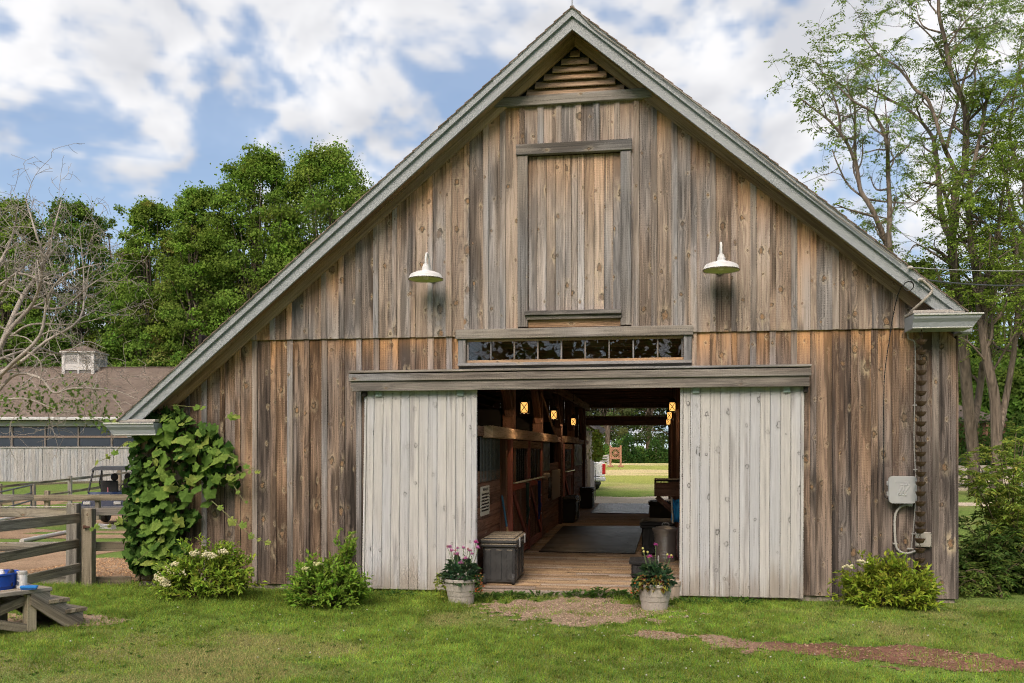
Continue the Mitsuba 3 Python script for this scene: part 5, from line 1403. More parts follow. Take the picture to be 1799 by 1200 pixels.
m = M(); p = atd(152, 926, d1 - .25); bx(m, p, (0.085, 0.02, 0.022), .004); bx(m, p + [-.03, 0, .0], (0.025, 0.03, 0.045), .004); m.put('latch', col((.10, .05, .035), .7, .4), fb)
# mounting block
tb = thing('mounting_block', 'weathered wooden mounting block with two steps and cross braces on the lawn', 'mounting block')
A, B = on_ground(52, 1110), on_ground(143, 1096)
ex = unit((B - A) * [1, 1, 0]); ey = np.array([-ex[1], ex[0], 0]); gz0 = A[2]
at = lambda x, y, z: A + ex * x + ey * y + np.array([0, 0, z])
L1 = 0.17; L2 = 0.335; L3 = np.linalg.norm((B - A)[:2])
for y in (0.0, 0.52):
    m = M(); beam(m, at(0, y, -.02), at(0, y, .36), .09, .085, 8, wdir=ex); m.put('leg', 'timber', tb)
    m = M(); beam(m, at(-.95, y, -.02), at(-.95, y, .36), .09, .085, 8, wdir=ex); m.put('leg', 'timber', tb)
    # stringer: stepped plank
    P = [(-.02, .37), (.165, .37), (.165, .25), (.33, .25), (.33, .135), (L3 - .02, .135), (L3 - .02, 0.0), (L3 - .20, 0.0), (-.02, .26)]
    h = trimesh.creation.extrude_polygon(Polygon(P), .04); v = np.array(h.vertices); s_ = nseed()
    X = A + ex * v[:, :1] + ey * (y - .065 + v[:, 2:3]) + np.array([0, 0, 1.0]) * v[:, 1:2]
    m = M(); m.add(X, h.faces, np.stack([10 * s_ + v[:, 1] * .8 + .55 * v[:, 0] - .2, 800.3 + v[:, 0] * .8 - .55 * v[:, 1]], 1)); m.put('stringer', 'timber', tb)
    m = M(); beam(m, at(-.95, y - .02, .30), at(-.04, y - .02, .04), .085, .035, 8); m.put('brace', 'timber', tb)
    m = M(); beam(m, at(-.95, y + .02, .04), at(-.04, y + .02, .30), .085, .035, 8); m.put('brace', 'timber', tb)
for k in range(4):
    m = M(); beam(m, at(-1.1, -.06 + k * .165 + .07, .388), at(.185, -.06 + k * .165 + .07, .388), .158, .038, 8, wdir=ey); m.put('platform_board', 'timber', tb)
for x0_, x1_, z in ((.15, .36, .268), (.315, L3 + .02, .153)):
    for k in range(2):
        m = M(); xm = x0_ + (x1_ - x0_) * (k + .5) / 2; beam(m, at(xm, -.08, z), at(xm, .56, z), (x1_ - x0_) / 2 - .006, .036, 8, wdir=ex); m.put('tread', 'timber', tb)
    m = M(); beam(m, at(x1_ - .03, -.02, z - .09), at(x1_ - .03, .5, z - .09), .13, .02, 8); m.put('riser', 'timber', tb)
zt = gz0 + .407
BLUE = col((.012, .06, .34), .35)
t = thing('tub', 'blue plastic tub full of grooming things on the mounting block', 'tub')
c = atz(-8, 1034, zt); c[2] = zt
m = M(); lathe(m, [(0, 0), (.165, 0), (.172, .02), (.195, .135), (.21, .14), (.21, .155), (.198, .155), (.18, .03), (0, .02)], c, 36); m.put('bucket', BLUE, t, smooth=28)
for k, (x, y, rr, h, cc) in enumerate([(.10, -.05, .035, .17, (.6, .6, .62)), (.05, .02, .03, .18, (.55, .55, .6)), (.14, .04, .028, .18, (.02, .02, .025)), (-.02, -.08, .04, .16, (.62, .62, .6)), (.16, -.01, .025, .175, (.03, .03, .04))]):
    m = M(); lathe(m, [(0, .03), (rr, .03), (rr, h - .03), (rr * .5, h), (0, h + .004)], c + [x, y, 0], 14); m.put('bottle', col(cc, .4), t)
t = thing('jar', 'white labelled jar beside the blue tub on the mounting block', 'jar')
c = atz(38.5, 1033, zt); c[2] = zt
m = M(); lathe(m, [(0, 0), (.044, 0), (.047, .006), (.047, .135), (.042, .14), (0, .14)], c, 24); m.put('body', col((.62, .62, .62), .4), t)
m = M(); lathe(m, [(.048, .128), (.049, .132), (.049, .155), (.046, .16), (0, .16)], c, 24); m.put('lid', col((.36, .35, .33), .5), t)
for z, w, cc in ((.035, .05, (.10, .12, .16)), (.06, .03, (.12, .14, .2)), (.09, .06, (.2, .22, .28)), (.105, .05, (.3, .32, .36))):
    m = M(); g = np.linspace(-.5, .5, 7) * w / .05 * .9 + (-1.9); V = [[c[0] + .0478 * math.cos(q), c[1] + .0478 * math.sin(q), c[2] + z + e] for e in (-.006, .010 if z > .04 else .03) for q in g]
    m.add(V, [f for i in range(6) for f in ([i, i + 1, 8 + i], [i, 8 + i, 7 + i])]); m.put('label_print', col(cc, .5), t, smooth=False)
t = thing('brush', 'bright blue grooming brush lying on the edge of the mounting block', 'brush')
c = atz(51, 1036, zt); m = M(); R = rotz(.35); bx(m, c + [0, 0, .026], (.15, .052, .026), .011, R); k = m.put('handle', col((.02, .17, .50), .35), t)
m = M(); bx(m, c + [0, 0, .008], (.135, .042, .014), .003, R); m.put('bristles', col((.03, .10, .30), .8), t)

# paddock rails further off
t = thing('paddock_fence', 'single pale rail on low posts across the paddock before the utility vehicle', 'fence')
for a, b in ((-130, 60), (60, 240)): frail(t, (a, 869.5, 880, 20.5), (b, 868.5, 879, 20.5), .05)
for u in (-60, 83, 172, 222): fpost(t, u - 4, u + 4, 862 if u != 172 else 872, 905, 20.6)
t = thing('paddock_fence', 'far paddock fence of thin rails slanting up behind the utility vehicle', 'fence')
for (a, va, da), (b, vb, db) in (((-60, 862, 31), (123, 842, 40)), ((123, 842, 40), (300, 822, 52)), ((-60, 893, 31), (123, 864, 40)), ((123, 864, 40), (300, 838, 52)), ((60, 850, 52), (300, 843, 56))): frail(t, (a, va - 2, va + 2, da), (b, vb - 2, vb + 2, db), .04)
for u, vt, vb, d in ((123, 836, 890, 40), (210, 826, 870, 46), (300, 818, 856, 52), (0, 850, 905, 34)): fpost(t, u - 3, u + 3, vt, vb, d)
t = thing('tube_gate', 'dark steel tube gate leaning open in the paddock left of the far fence', 'gate')
TG = col((.10, .11, .11), .5, .3)
for (a, va), (b, vb) in (((-60, 878), (56, 852)), ((-60, 897), (56, 866)), ((-60, 912), (56, 879)), ((-60, 925), (56, 890))):
    m = M(); tube(m, [atd(a, va, 24), atd(b, vb, 29)], .025, 8); m.put('tube', TG, t)
for f in (.0, .5, .72, .99):
    a, b, d = -60 + 116 * f, 0, 24 + 5 * f
    m = M(); tube(m, [atd(a, 878 - 26 * f, d), atd(a, 925 - 35 * f, d)], .025, 8); m.put('upright', TG, t)
m = M(); beam(m, atd(59.5, 898, 29.2), atd(57.5, 851, 29.2), .12, .12, 8, wdir=RT); m.put('gate_post', 'timber', t)
for i, ((a, va), (b, vb), lab) in enumerate([((38, 955), (122, 937), 'white ground pole lying in the paddock behind the fence'), ((-20, 920), (44, 907), 'white ground pole lying farther off at the left edge of the paddock')]):
    p, q = on_ground(a, va), on_ground(b, vb)
    t = thing('ground_pole', lab, 'pole'); m = M(); tube(m, [p + [0, 0, .05], q + [0, 0, .05]], .045, 10); m.put('pole', col((.46, .44, .42), .6), t)
t = thing('fallen_timber', 'pale timber lying on the paddock ground behind the gate post', 'timber')
m = M(); beam(m, on_ground(163, 927) + [0, 0, .06], on_ground(200, 930) + [0, 0, .06], .12, .14, 10); m.put('log', 'timber', t)

# utility vehicle: front towards us
ut = thing('utility_vehicle', 'black open utility vehicle with dark blue hood parked behind the paddock rails', 'utility vehicle')
O = atd(203, 800, 29.0); O[2] = ground_z(O[0], O[1]).item()
th = YAW + 0.12; ux, uy = np.array([math.cos(th), math.sin(th), 0]), np.array([-math.sin(th), math.cos(th), 0]); RU = np.stack([ux, uy, UP], 1)
ua = lambda x, y, z: O + ux * x + uy * y + np.array([0, 0, z])
BK = col((.022, .023, .025), .45); BL = col((.012, .022, .060), .3); GR = col((.12, .12, .125), .5)
m = M(); V = [(-.62, -1.35, .55), (.62, -1.35, .55), (.70, -.35, .62), (-.70, -.35, .62), (-.55, -1.30, .80), (.55, -1.30, .80), (.66, -.35, 1.0), (-.66, -.35, 1.0)]
m.tm(trimesh.convex.convex_hull(np.array([ua(*v) for v in V]))); m.put('hood', BL, ut, smooth=20)
m = M(); bx(m, ua(0, -1.38, .52), (1.30, .10, .22), .03, RU); bx(m, ua(0, -1.45, .42), (1.0, .06, .08), .02, RU); m.put('bumper', GR, ut)
m = M(); bx(m, ua(0, .1, .45), (1.40, 1.6, .22), .04, RU); m.put('floor_pan', BK, ut)
for s in (-1, 1):
    m = M(); bx(m, ua(s * .42, -1.335, .72), (.20, .05, .09), .02, RU); m.put('headlight', col((.5, .5, .5), .2), ut)
    m = M(); bx(m, ua(s * .60, -1.30, .64), (.05, .05, .05), .01, RU); m.put('marker_light', col((.60, .16, .02), .3), ut)
    m = M(); tube(m, [ua(s * .66, -.42, .98), ua(s * .60, -.12, 1.66)], .028, 8); m.put('front_pillar', BK, ut)
    m = M(); tube(m, [ua(s * .62, .72, .7), ua(s * .60, .70, 1.66)], .028, 8); m.put('rear_pillar', BK, ut)
    m = M(); tube(m, smooth_line([ua(s * .60, .70, 1.62), ua(s * .72, .9, 1.2), ua(s * .70, 1.2, .9)], 4), .022, 6); m.put('rear_bar', BK, ut)
    m = M(); bx(m, ua(s * .33, .30, .82), (.52, .50, .14), .04, RU); bx(m, ua(s * .33, .56, 1.08), (.50, .12, .46), .05, RU); m.put('seat', BK, ut)
    m = M(); lathe(m, [(0, -.04), (.10, -.03), (.12, 0), (.10, .03), (0, .04)], ua(s * .20, .60, 1.42), 12, axis=-FW, sx=1.0); m.put('headrest', BK, ut)
    for y in (-.95, 1.15):
        m = M(); lathe(m, [(0, -.12), (.20, -.12), (.29, -.10), (.32, -.06), (.32, .06), (.29, .10), (.20, .12), (0, .12)], ua(s * .62, y, .32), 20, axis=ux); w = m.put('wheel', col((.03, .03, .03), .8), ut)
        m = M(); lathe(m, [(0, .0), (.16, .0), (.17, .03), (.10, .05), (0, .05)], ua(s * .62 + s * .10, y, .32), 14, axis=ux * s); m.put('rim', col((.25, .25, .25), .4, .5), w)
m = M(); V = [(-.66, -.22, 1.64), (.66, -.22, 1.64), (.68, .85, 1.64), (-.68, .85, 1.64), (-.58, -.10, 1.74), (.58, -.10, 1.74), (.60, .78, 1.76), (-.60, .78, 1.76)]
m.tm(trimesh.convex.convex_hull(np.array([ua(*v) for v in V]))); m.put('roof', col((.045, .047, .05), .5), ut, smooth=20)
m = M(); tube(m, [ua(.34 + .17 * math.cos(g), -.16 + .06 * math.sin(g), 1.10 + .15 * math.sin(g)) for g in np.linspace(0, 6.3, 18)], .014, 6); tube(m, [ua(.34, -.16, 1.10), ua(.34, -.45, .92)], .02, 6); m.put('steering_wheel', BK, ut)
m = M(); bx(m, ua(0, 1.35, .80), (1.35, .95, .36), .03, RU); m.put('cargo_bed', BK, ut)
m = M(); tube(m, [ua(-.08, -.5, 1.0), ua(-.08, -.5, 1.14)], .012, 6); m.put('pink_ribbon', col((.6, .2, .25), .6), ut)

# long white riding barn with its cupola
lb = thing('long_barn', 'long white board riding barn with brown shingle roof and dark window strip', 'barn')
D0 = 70.0
O2 = CAM + FW * D0; la = lambda x, y, z: O2 * [1, 1, 0] + RT * x + FW * y + np.array([0, 0, z])
RL2 = np.stack([RT, FW, UP], 1)
lxp = lambda u: (u - PW / 2) / FPX * D0; lz = lambda v, d=D0: EYE + (HORIZON - v) / FPX * d
xa, xb = lxp(-330), lxp(700); zb = -0.62
wl = new_key('front_wall', lb)
x = xa
while x < xb:
    w = 1.27
    pnl = M()
    for q in range(5): plank(pnl, la(x + w * (q + .5) / 5, .0 + rng.uniform(-.006, .006), (zb + lz(787)) / 2), (0, 0, 1), RT, lz(787) - zb, w / 5 - .012, .03, 10)
    pnl.put('board_panel', 'timber', wl); x += w + .02
m = M(); plank(m, la((xa + xb) / 2, .03, lz(816)), RT, (0, 0, 1), xb - xa, .10, .03, 10); m.put('seam_board', 'timber', wl)  # horizontal white board set behind the wall panels
m = M(); bx(m, la((xa + xb) / 2, -.04, lz(786)), (xb - xa, .10, .10), .01, RL2); m.put('sill', col((.32, .31, .30), .6), wl)
win = new_key('window_strip', lb)
x = xa
while x < xb:
    for a, b in ((751, 765.5), (769.5, 784)):
        m = M(); bx(m, la(x + 1.2, .10, (lz(a) + lz(b)) / 2), (2.3, .02, lz(a) - lz(b)), .002, RL2); m.put('pane', col((.020, .026, .042), .12, 0, .8), win)
    m = M(); bx(m, la(x, .05, (lz(750) + lz(786)) / 2), (.12, .10, lz(750) - lz(786)), .01, RL2); m.put('mullion', col((.15, .13, .12), .6), win); x += 2.42
m = M(); bx(m, la((xa + xb) / 2, .04, lz(767.5)), (xb - xa, .10, .15), .01, RL2); m.put('middle_rail', col((.20, .15, .125), .6), win)
m = M(); bx(m, la((xa + xb) / 2, .0, lz(744)), (xb - xa, .2, lz(739) - lz(749)), .02, RL2); m.put('fascia', col((.42, .41, .41), .6), lb)
rf = new_key('roof', lb)
zr_, ze = lz(646, 78.5), lz(734)
m = M(); xq = lxp(345) * 78.5 / 70
V = [la(xa - 1, -.7, ze), la(xb, -.7, ze), la(xb, 8.5, zr_), la(xa - 1, 8.5, zr_), la(xa - 1, 17.5, ze), la(xb, 17.5, ze)]
m.add(V, [[0, 1, 2], [0, 2, 3], [3, 2, 5], [3, 5, 4]]); m.put('shingles', 'shingles', rf, smooth=False)
m = M(); bx(m, la((xa + xb) / 2, -.78, ze - .08), (xb - xa, .16, .22), .03, RL2); m.put('gutter', col((.50, .50, .50), .5), rf)
m = M(); bx(m, la((xa + xb) / 2, 8.5, zr_ + .02), (xb - xa, .3, .08), .02, RL2); m.put('ridge_cap', 'shingles', rf)
m = M(); bx(m, la((xa + xb) / 2, 8.5, (zb + ze) / 2), (xb - xa - .5, 16, ze - zb - .3), .05, RL2); m.put('inner_walls', DARK, lb)
cu = new_key('cupola', lb)
cx = (139.5 - PW / 2) / FPX * 77.5; w = 2.35; z0, z1 = zr_ - 1.0, lz(619, 77.3)
m = M(); bx(m, la(cx, 8.5, (z0 + z1) / 2), (w - .1, w - .1, z1 - z0), .02, RL2); m.put('louvre_backing', col((.16, .15, .145), .8), cu)
WH = col((.50, .49, .48), .7)
for s in (-1, 1):
    for e in (-1, 1):
        m = M(); bx(m, la(cx + s * w / 2, 8.5 + e * w / 2, (z0 + z1) / 2), (.24, .24, z1 - z0), .02, RL2); m.put('corner_post', WH, cu)
for fx, fy, sx, sy in ((0, -1, 1, 0), (1, 0, 0, 1)):
    cen = np.array([fx, fy]) * w / 2
    bxs_ = (w, .08) if sx else (.08, w)
    m = M(); bx(m, la(cx + cen[0], 8.5 + cen[1], z0 + .72 + .25), (*bxs_, .55), .02, RL2); bx(m, la(cx + cen[0], 8.5 + cen[1], z1 - .08), (*bxs_, .2), .02, RL2)
    bx(m, la(cx + cen[0], 8.5 + cen[1], (z0 + z1) / 2), (.16 if sx else .09, .09 if sx else .16, z1 - z0), .02, RL2); m.put('panel', WH, cu)
    for q in range(7):
        z = z0 + 1.32 + q * (z1 - z0 - 1.5) / 7
        m = M(); bx(m, la(cx + cen[0] * 1.0, 8.5 + cen[1] * 1.0, z), (bxs_[0] * (.9 if sx else 1), bxs_[1] * (1 if sx else .9), .05), .005, RL2); m.put('slat', WH, cu)
m = M(); bx(m, la(cx, 8.5, z1 + .03), (w + .5, w + .5, .12), .02, RL2); m.put('eave', WH, cu)
m = M(); V = [la(cx + s * (w / 2 + .28), 8.5 + e * (w / 2 + .28), z1 + .09) for s, e in ((-1, -1), (1, -1), (1, 1), (-1, 1))] + [la(cx, 8.5, z1 + .68)]
m.add(V, [[0, 1, 4], [1, 2, 4], [2, 3, 4], [3, 0, 4]]); m.put('cap', 'shingles', cu, smooth=False)
# ---------------------------------------------------------------- trees
def leafy_tree(name, label, base, H, R, hb, seed, c, nclump=330, nleaf=130, size=(.17, .31), spikes=4, trunk=.35, group=None, gap=.75, cat='tree'):
    r = np.random.default_rng(seed); t = thing(name, label, cat, group); b = np.asarray(base, float)
    top = b + [r.normal(0, .3), r.normal(0, .3), H * .88]
    m = M(); P = smooth_line([b - [0, 0, .3], b + [0, 0, H * .3] + r.normal(0, .2, 3) * [1, 1, 0], b + [0, 0, H * .6] + r.normal(0, .4, 3) * [1, 1, 0], top], 4)
    tube(m, P, np.linspace(trunk, .06, len(P)), 8, cap=False)
    h = r.uniform(0, 1, nclump) ** .85; az = r.uniform(0, 6.28, nclump)
    rad = 1.18 * R * np.clip(1 - np.abs((h - .38) / .65) ** 2.3, .02, 1) ** .62 * (1 + .20 * np.sin(3 * az + seed + 5 * h) + .18 * np.sin(5 * az + 13 * h + seed * 2.3))
    q = r.uniform(.25, 1, nclump) ** .45
    C = b + np.stack([np.cos(az) * rad * q, np.sin(az) * rad * q, hb + h * (H - hb) * .97], 1)
    S = (.16 + .16 * r.uniform(0, 1, nclump)) * R * (1.1 - .35 * h)
    for k in range(spikes):
        a = r.uniform(0, 6.28); C = np.vstack([C, b + np.array([np.cos(a) * R * .45 * r.uniform(.2, 1.1), np.sin(a) * R * .45, H * r.uniform(.90, .99)])]); S = np.append(S, R * r.uniform(.15, .22))
    for k in range(0, nclump, 4):
        s = r.uniform(.25, .75); i = int(s * (len(P) - 1)); tube(m, smooth_line([P[i], P[i] * .5 + C[k] * .5 + [0, 0, .4], C[k]], 3), [.09] * 3 + [.05] * 2 + [.03] * 2 if False else np.linspace(.09, .03, 7), 4, cap=False)
    m.put('trunk', 'bark', t, smooth=True)
    n = len(C); O = r.normal(0, 1, (n, nleaf, 3)); O[..., 2] = np.abs(O[..., 2]) * 1.1 - .35; O = unit(O)
    lump = 1 + .25 * np.sin(O[..., 0] * 5 + np.arange(n)[:, None]) * np.sin(O[..., 1] * 4.3)
    P = C[:, None] + O * (S[:, None] * lump * r.uniform(gap, 1.05, (n, nleaf)))[..., None] * [1, 1, .72]
    cc = np.array(c) * (1 + r.normal(0, .16, (n, 1))) * (1 + r.normal(0, .06, (n, 3))); cc[:, 0] *= 1 + .4 * np.clip(h_ := np.append(h, np.ones(n - nclump)), 0, 1)[:] * .35
    Cc = np.repeat(cc, nleaf, 0) * (1 + r.normal(0, .20, (n * nleaf, 1)))
    P, O = P.reshape(-1, 3), O.reshape(-1, 3); N = len(P)
    w = r.uniform(0, 1, N) < .22; P[w] += r.normal(0, .11 * R, (int(w.sum()), 3))
    m = M(); L = r.uniform(*size, N); leaf_faces(m, P, r.normal(0, .7, (N, 3)) + O * .3 + [0, 0, -.5], O * .9 + [0, 0, .75] + r.normal(0, .35, (N, 3)), L, L * .72, np.clip(Cc, .004, .9), fold=.15); m.put('crown', 'leaf', t, kind='stuff')
    return t


GD, GM, GY = (.125, .230, .044), (.170, .290, .052), (.26, .34, .09)
def px_tree(u, vtop, d, Rpx, seed, c, label, hb=None, **k):
    b = atd(u, HORIZON, d); b[2] = ground_z(b[0], b[1]).item(); H = EYE + (HORIZON - vtop) / FPX * d - b[2]
    return leafy_tree('broadleaf_tree', label, b, H, Rpx * d / FPX, H * .10 if hb is None else hb, seed, c, **k)


FOR = 'broadleaf trees behind the long barn'
for i, (u, v, d, R, c, lab, k) in enumerate([
    (-60, 335, 92, 85, GM, 'dark green tree at the far left edge behind the dead tree', {}),
    (22, 345, 90, 60, GM, 'green tree behind the tangled top of the dead tree', {}),
    (128, 348, 92, 66, GD, 'spiky topped green tree behind the dead branches left of the cupola', dict(spikes=5)),
    (196, 360, 95, 36, GD, 'slim see-through tree in the gap of the skyline above the cupola', dict(nclump=55, nleaf=60)),
    (268, 345, 86, 58, GM, 'bright green pointed tree right above the long barn ridge', dict(spikes=5)),
    (352, 325, 84, 58, GM, 'tall green tree next to the pale yellow green one on its left', dict(spikes=5)),
    (345, 385, 87, 62, GY, 'pale yellow green tree with blossom tufts in the middle of the left woods', dict(nleaf=125)),
    (455, 262, 84, 78, GM, 'tall dense green tree, left half of the highest crown left of the barn', dict(nclump=480, spikes=5)),
    (575, 258, 84, 92, GM, 'tallest broad green tree close to the left slope of the barn roof', dict(nclump=520, spikes=6)),
    (420, 470, 88, 80, GD, 'dark lower tree beneath the tallest crown beside the roof slope', dict(nclump=300)),
    (300, 500, 89, 82, GD, 'dark rounded tree low behind the right end of the long barn', dict(nclump=300)),
    (520, 420, 86, 70, GD, 'dark green tree partly hidden by the left roof slope', {}),
    (175, 590, 88, 46, (.105, .170, .030), 'light green young tree just behind the cupola', dict(nclump=70)),
    (60, 560, 88, 70, GD, 'low dark tree behind the left end of the long barn roof', {}),
    (230, 440, 90, 55, GD, 'dark green tree filling the woods above the cupola', {}),
    (380, 610, 89, 70, GD, 'low dark bushy tree by the right end of the long barn ridge', {})]):
    px_tree(u, v, d, R, 300 + i, c, lab, group=None, **k)
for i, (u, v, d, R, c, lab, k) in enumerate([
    (1612, 458, 62, 60, (.075, .130, .026), 'light green tree peeping over the right slope of the barn roof', dict(nleaf=90, nclump=140)),
    (1690, 500, 66, 62, GM, 'green tree behind the nearest locust trunks', dict(nclump=90)),
    (1765, 470, 60, 66, (.050, .098, .022), 'dark green tree filling the right background behind the forked trunk', dict(nclump=110)),
    (1840, 330, 56, 80, GM, 'tall green tree at the right picture edge', dict(nclump=110, nleaf=90)),
    (1715, 640, 52, 52, GD, 'low dark tree behind the shed on the right', {}),
    (1790, 640, 50, 60, GD, 'low dark tree at the right edge behind the bushes', {})]):
    px_tree(u, v, d, R, 340 + i, c, lab, **k)
# wood beyond the field, seen through the barn
for i, (u, v, d, R) in enumerate([(985, 620, 92, 60), (1030, 600, 98, 62), (1062, 640, 90, 40), (1100, 600, 100, 62), (1140, 630, 93, 50), (1180, 600, 97, 60), (1225, 620, 94, 60), (940, 600, 95, 60)]):
    px_tree(u, v, d, R, 360 + i, [(.040, .075, .026), (.060, .100, .030), (.11, .15, .06)][i % 3 if i not in (1,) else 2], ['shady tree at the edge of the wood seen through the barn, far left', 'pale leaved tree left of the wheel frame seen through the barn', 'small tree behind the wheel frame seen through the barn', 'shady tree right of the wheel frame seen through the barn', 'tree in the middle right of the wood seen through the barn', 'shady tree at the right of the wood seen through the barn', 'tree of the far wood mostly hidden by the right aisle wall', 'tree of the far wood hidden behind the aisle wall on the left'][i], hb=1.5, nclump=80, nleaf=80, trunk=.3)


def shrubbery(name, label, u, d, W, H, seed, c, n=2600):
    r = np.random.default_rng(seed); t = thing(name, label, 'bush'); b = atd(u, HORIZON, d); b[2] = ground_z(b[0], b[1]).item()
    O = r.normal(0, 1, (n, 3)); O[:, 2] = np.abs(O[:, 2]); O = unit(O)
    lump = 1 + .3 * np.sin(O[:, 0] * 6 + seed) * np.sin(O[:, 2] * 5 + 1)
    P = b + O * [W / 2, W / 3, H] * (lump * r.uniform(.75, 1.05, n))[:, None]
    m = M(); L = r.uniform(.10, .2, n); leaf_faces(m, P, r.normal(0, .6, (n, 3)) + [0, 0, -.4], O + [0, 0, .6] + r.normal(0, .3, (n, 3)), L, L * .7, jitter_col(c, n, .25, r)); m.put('foliage', 'leaf', t, kind='stuff')
    m = M(); tube(m, [b - [0, 0, .1], b + [0, 0, H * .6]], .05, 5); m.put('stem', 'bark', t)


for i, (u, d, W, H, c, lab) in enumerate([(1082, 81, 4, 1.9, GD, 'dark bush behind the wheel frame at the field edge'), (1102, 80, 2.6, 2.2, (.05, .11, .03), 'green bush right of the wheel frame against the fence'), (1152, 80, 2.8, 1.9, (.06, .12, .03), 'green bush at the right of the far fence'), (1128, 80.5, 2.5, 1.3, GD, 'low bush under the far fence rails'), (1172, 80.5, 3, 1.2, GD, 'low bush at the right end of the far fence'), (1060, 80, 2.5, 1.2, GD, 'low bush left of the wheel frame')]):
    shrubbery('field_bush', lab, u, d, W, H, 380 + i, c)
for i, (u, d, W, H, c, lab) in enumerate([(1690, 46, 5, 2.2, GD, 'dark bush beside the shed on the right'), (1740, 44, 5, 2.6, (.07, .13, .03), 'green bush behind the forked locust trunk'), (1790, 42, 6, 3.4, (.09, .15, .035), 'bright green bush at the right picture edge')]):
    shrubbery('wood_edge_bush', lab, u, d, W, H, 390 + i, c)


# branching trees from limbs: each limb (points, radius at start and end)
def branch_out(m, P, rad, r, depth, lens, tips, spread=.9, upw=.15, step=.5, sides=(8, 5, 4, 3), lvl=0, mind=.004):
    tube(m, P, rad, sides[min(lvl, 3)], cap=False)
    if depth == 0: tips.append((P[-1], unit(P[-1] - P[-2]))); return
    seg = np.linalg.norm(np.diff(P, axis=0), axis=1); s = np.concatenate([[0], np.cumsum(seg)]); Lt = s[-1]
    x = step * r.uniform(.3, 1.3)
    start = .12 * Lt if lvl else .30 * Lt
    while x < Lt:
        if x > start:
            i = min(np.searchsorted(s, x), len(P) - 1); p = P[i]; d = unit(P[i] - P[i - 1])
            q = unit(d * .65 + r.normal(0, spread, 3) * .8 + [0, 0, upw]); ln = lens[lvl] * r.uniform(.55, 1.3)
            b = p + q * ln * .5 + r.normal(0, .10 * ln, 3); e = p + unit(q + r.normal(0, .25, 3) + [0, 0, upw]) * ln
            Q = smooth_line([p, b, e], 3); r0 = max(rad[i] * .55, mind)
            branch_out(m, Q, np.linspace(r0, max(mind, r0 * .35), len(Q)), r, depth - 1, lens, tips, spread, upw, step * .8, sides, lvl + 1, mind)
        x += step * r.uniform(.6, 1.4)
    tips.append((P[-1], unit(P[-1] - P[-2])))


def limb(pts, d, r, wob=1.0):
    """Limb through points seen at these pixels, wandering in depth as it grows."""
    n = len(pts); off = np.cumsum(r.normal(0, wob, n)); off -= off[0]
    return smooth_line([atd(u, v, d + o) for (u, v), o in zip(pts, off)], 4)


def locust(label, limbs, d, seed, c, trunk_r, fol=1.0, nl=13, step=.5, size=(.08, .15)):
    r = np.random.default_rng(seed); t = thing('locust_tree', label, 'tree', None); m = M(); tips = []
    root = None
    for i, (pts, r0, r1) in enumerate(limbs):
        P = limb(pts, d, r, .5 if i else .15)
        if i == 0 and pts[0][1] > 700: P[0, 2] = ground_z(P[0, 0], P[0, 1]).item() - .1
        if i: # join the limb to the trunk already grown
            j = int(np.argmin(((root[:, :] - P[0]) ** 2 * [1, .05, 1]).sum(1))); P = P + (root[j] - P[0]) * np.linspace(1, 0, len(P))[:, None] ** 2
        root = P if root is None else np.vstack([root, P])
        branch_out(m, P, np.linspace(r0 * .78, r1 * .78, len(P)), r, 2, (1.5 * fol, .75), tips, .75, .22, step)
    m.put('trunk_and_limbs', 'bark', t, smooth=True)
    B, Dv = np.array([q[0] for q in tips]), np.array([q[1] for q in tips])
    keep = r.uniform(0, 1, len(B)) < .92; B, Dv = B[keep], Dv[keep]; n = len(B)
    per = 8; nr = max(2, nl // per); nl = nr * per
    rd = unit(Dv[:, None] * .5 + r.normal(0, .8, (n, nr, 3)) * [1, 1, .5] + [0, 0, -.22]); ln = r.uniform(.28, .52, (n, nr, 1, 1)); tt = np.linspace(.15, 1, per)[None, None, :, None]
    P = B[:, None, None] + rd[:, :, None] * ln * tt + np.array([0, 0, -.16]) * ln * tt ** 2
    sd_ = unit(np.cross(rd, [0, 0, 1.0]))[:, :, None] * np.where(np.arange(per) % 2, 1.0, -1.0)[None, None, :, None]
    D = (rd[:, :, None] * .55 + sd_ * .75 + [0, 0, -.2]).reshape(-1, 3); P = P.reshape(-1, 3); N = len(P); D = D + r.normal(0, .2, (N, 3))
    cc = np.repeat(np.array(c) * (1 + r.normal(0, .18, (n, 1))), nl, 0) * (1 + r.normal(0, .18, (N, 1)))
    m = M(); L = r.uniform(*size, N); leaf_faces(m, P, D, r.normal(0, .35, (N, 3)) + [0, 0, 1.0], L, L * .5, np.clip(cc, .004, .9), fold=.1); m.put('foliage', 'leaf', t, kind='stuff')


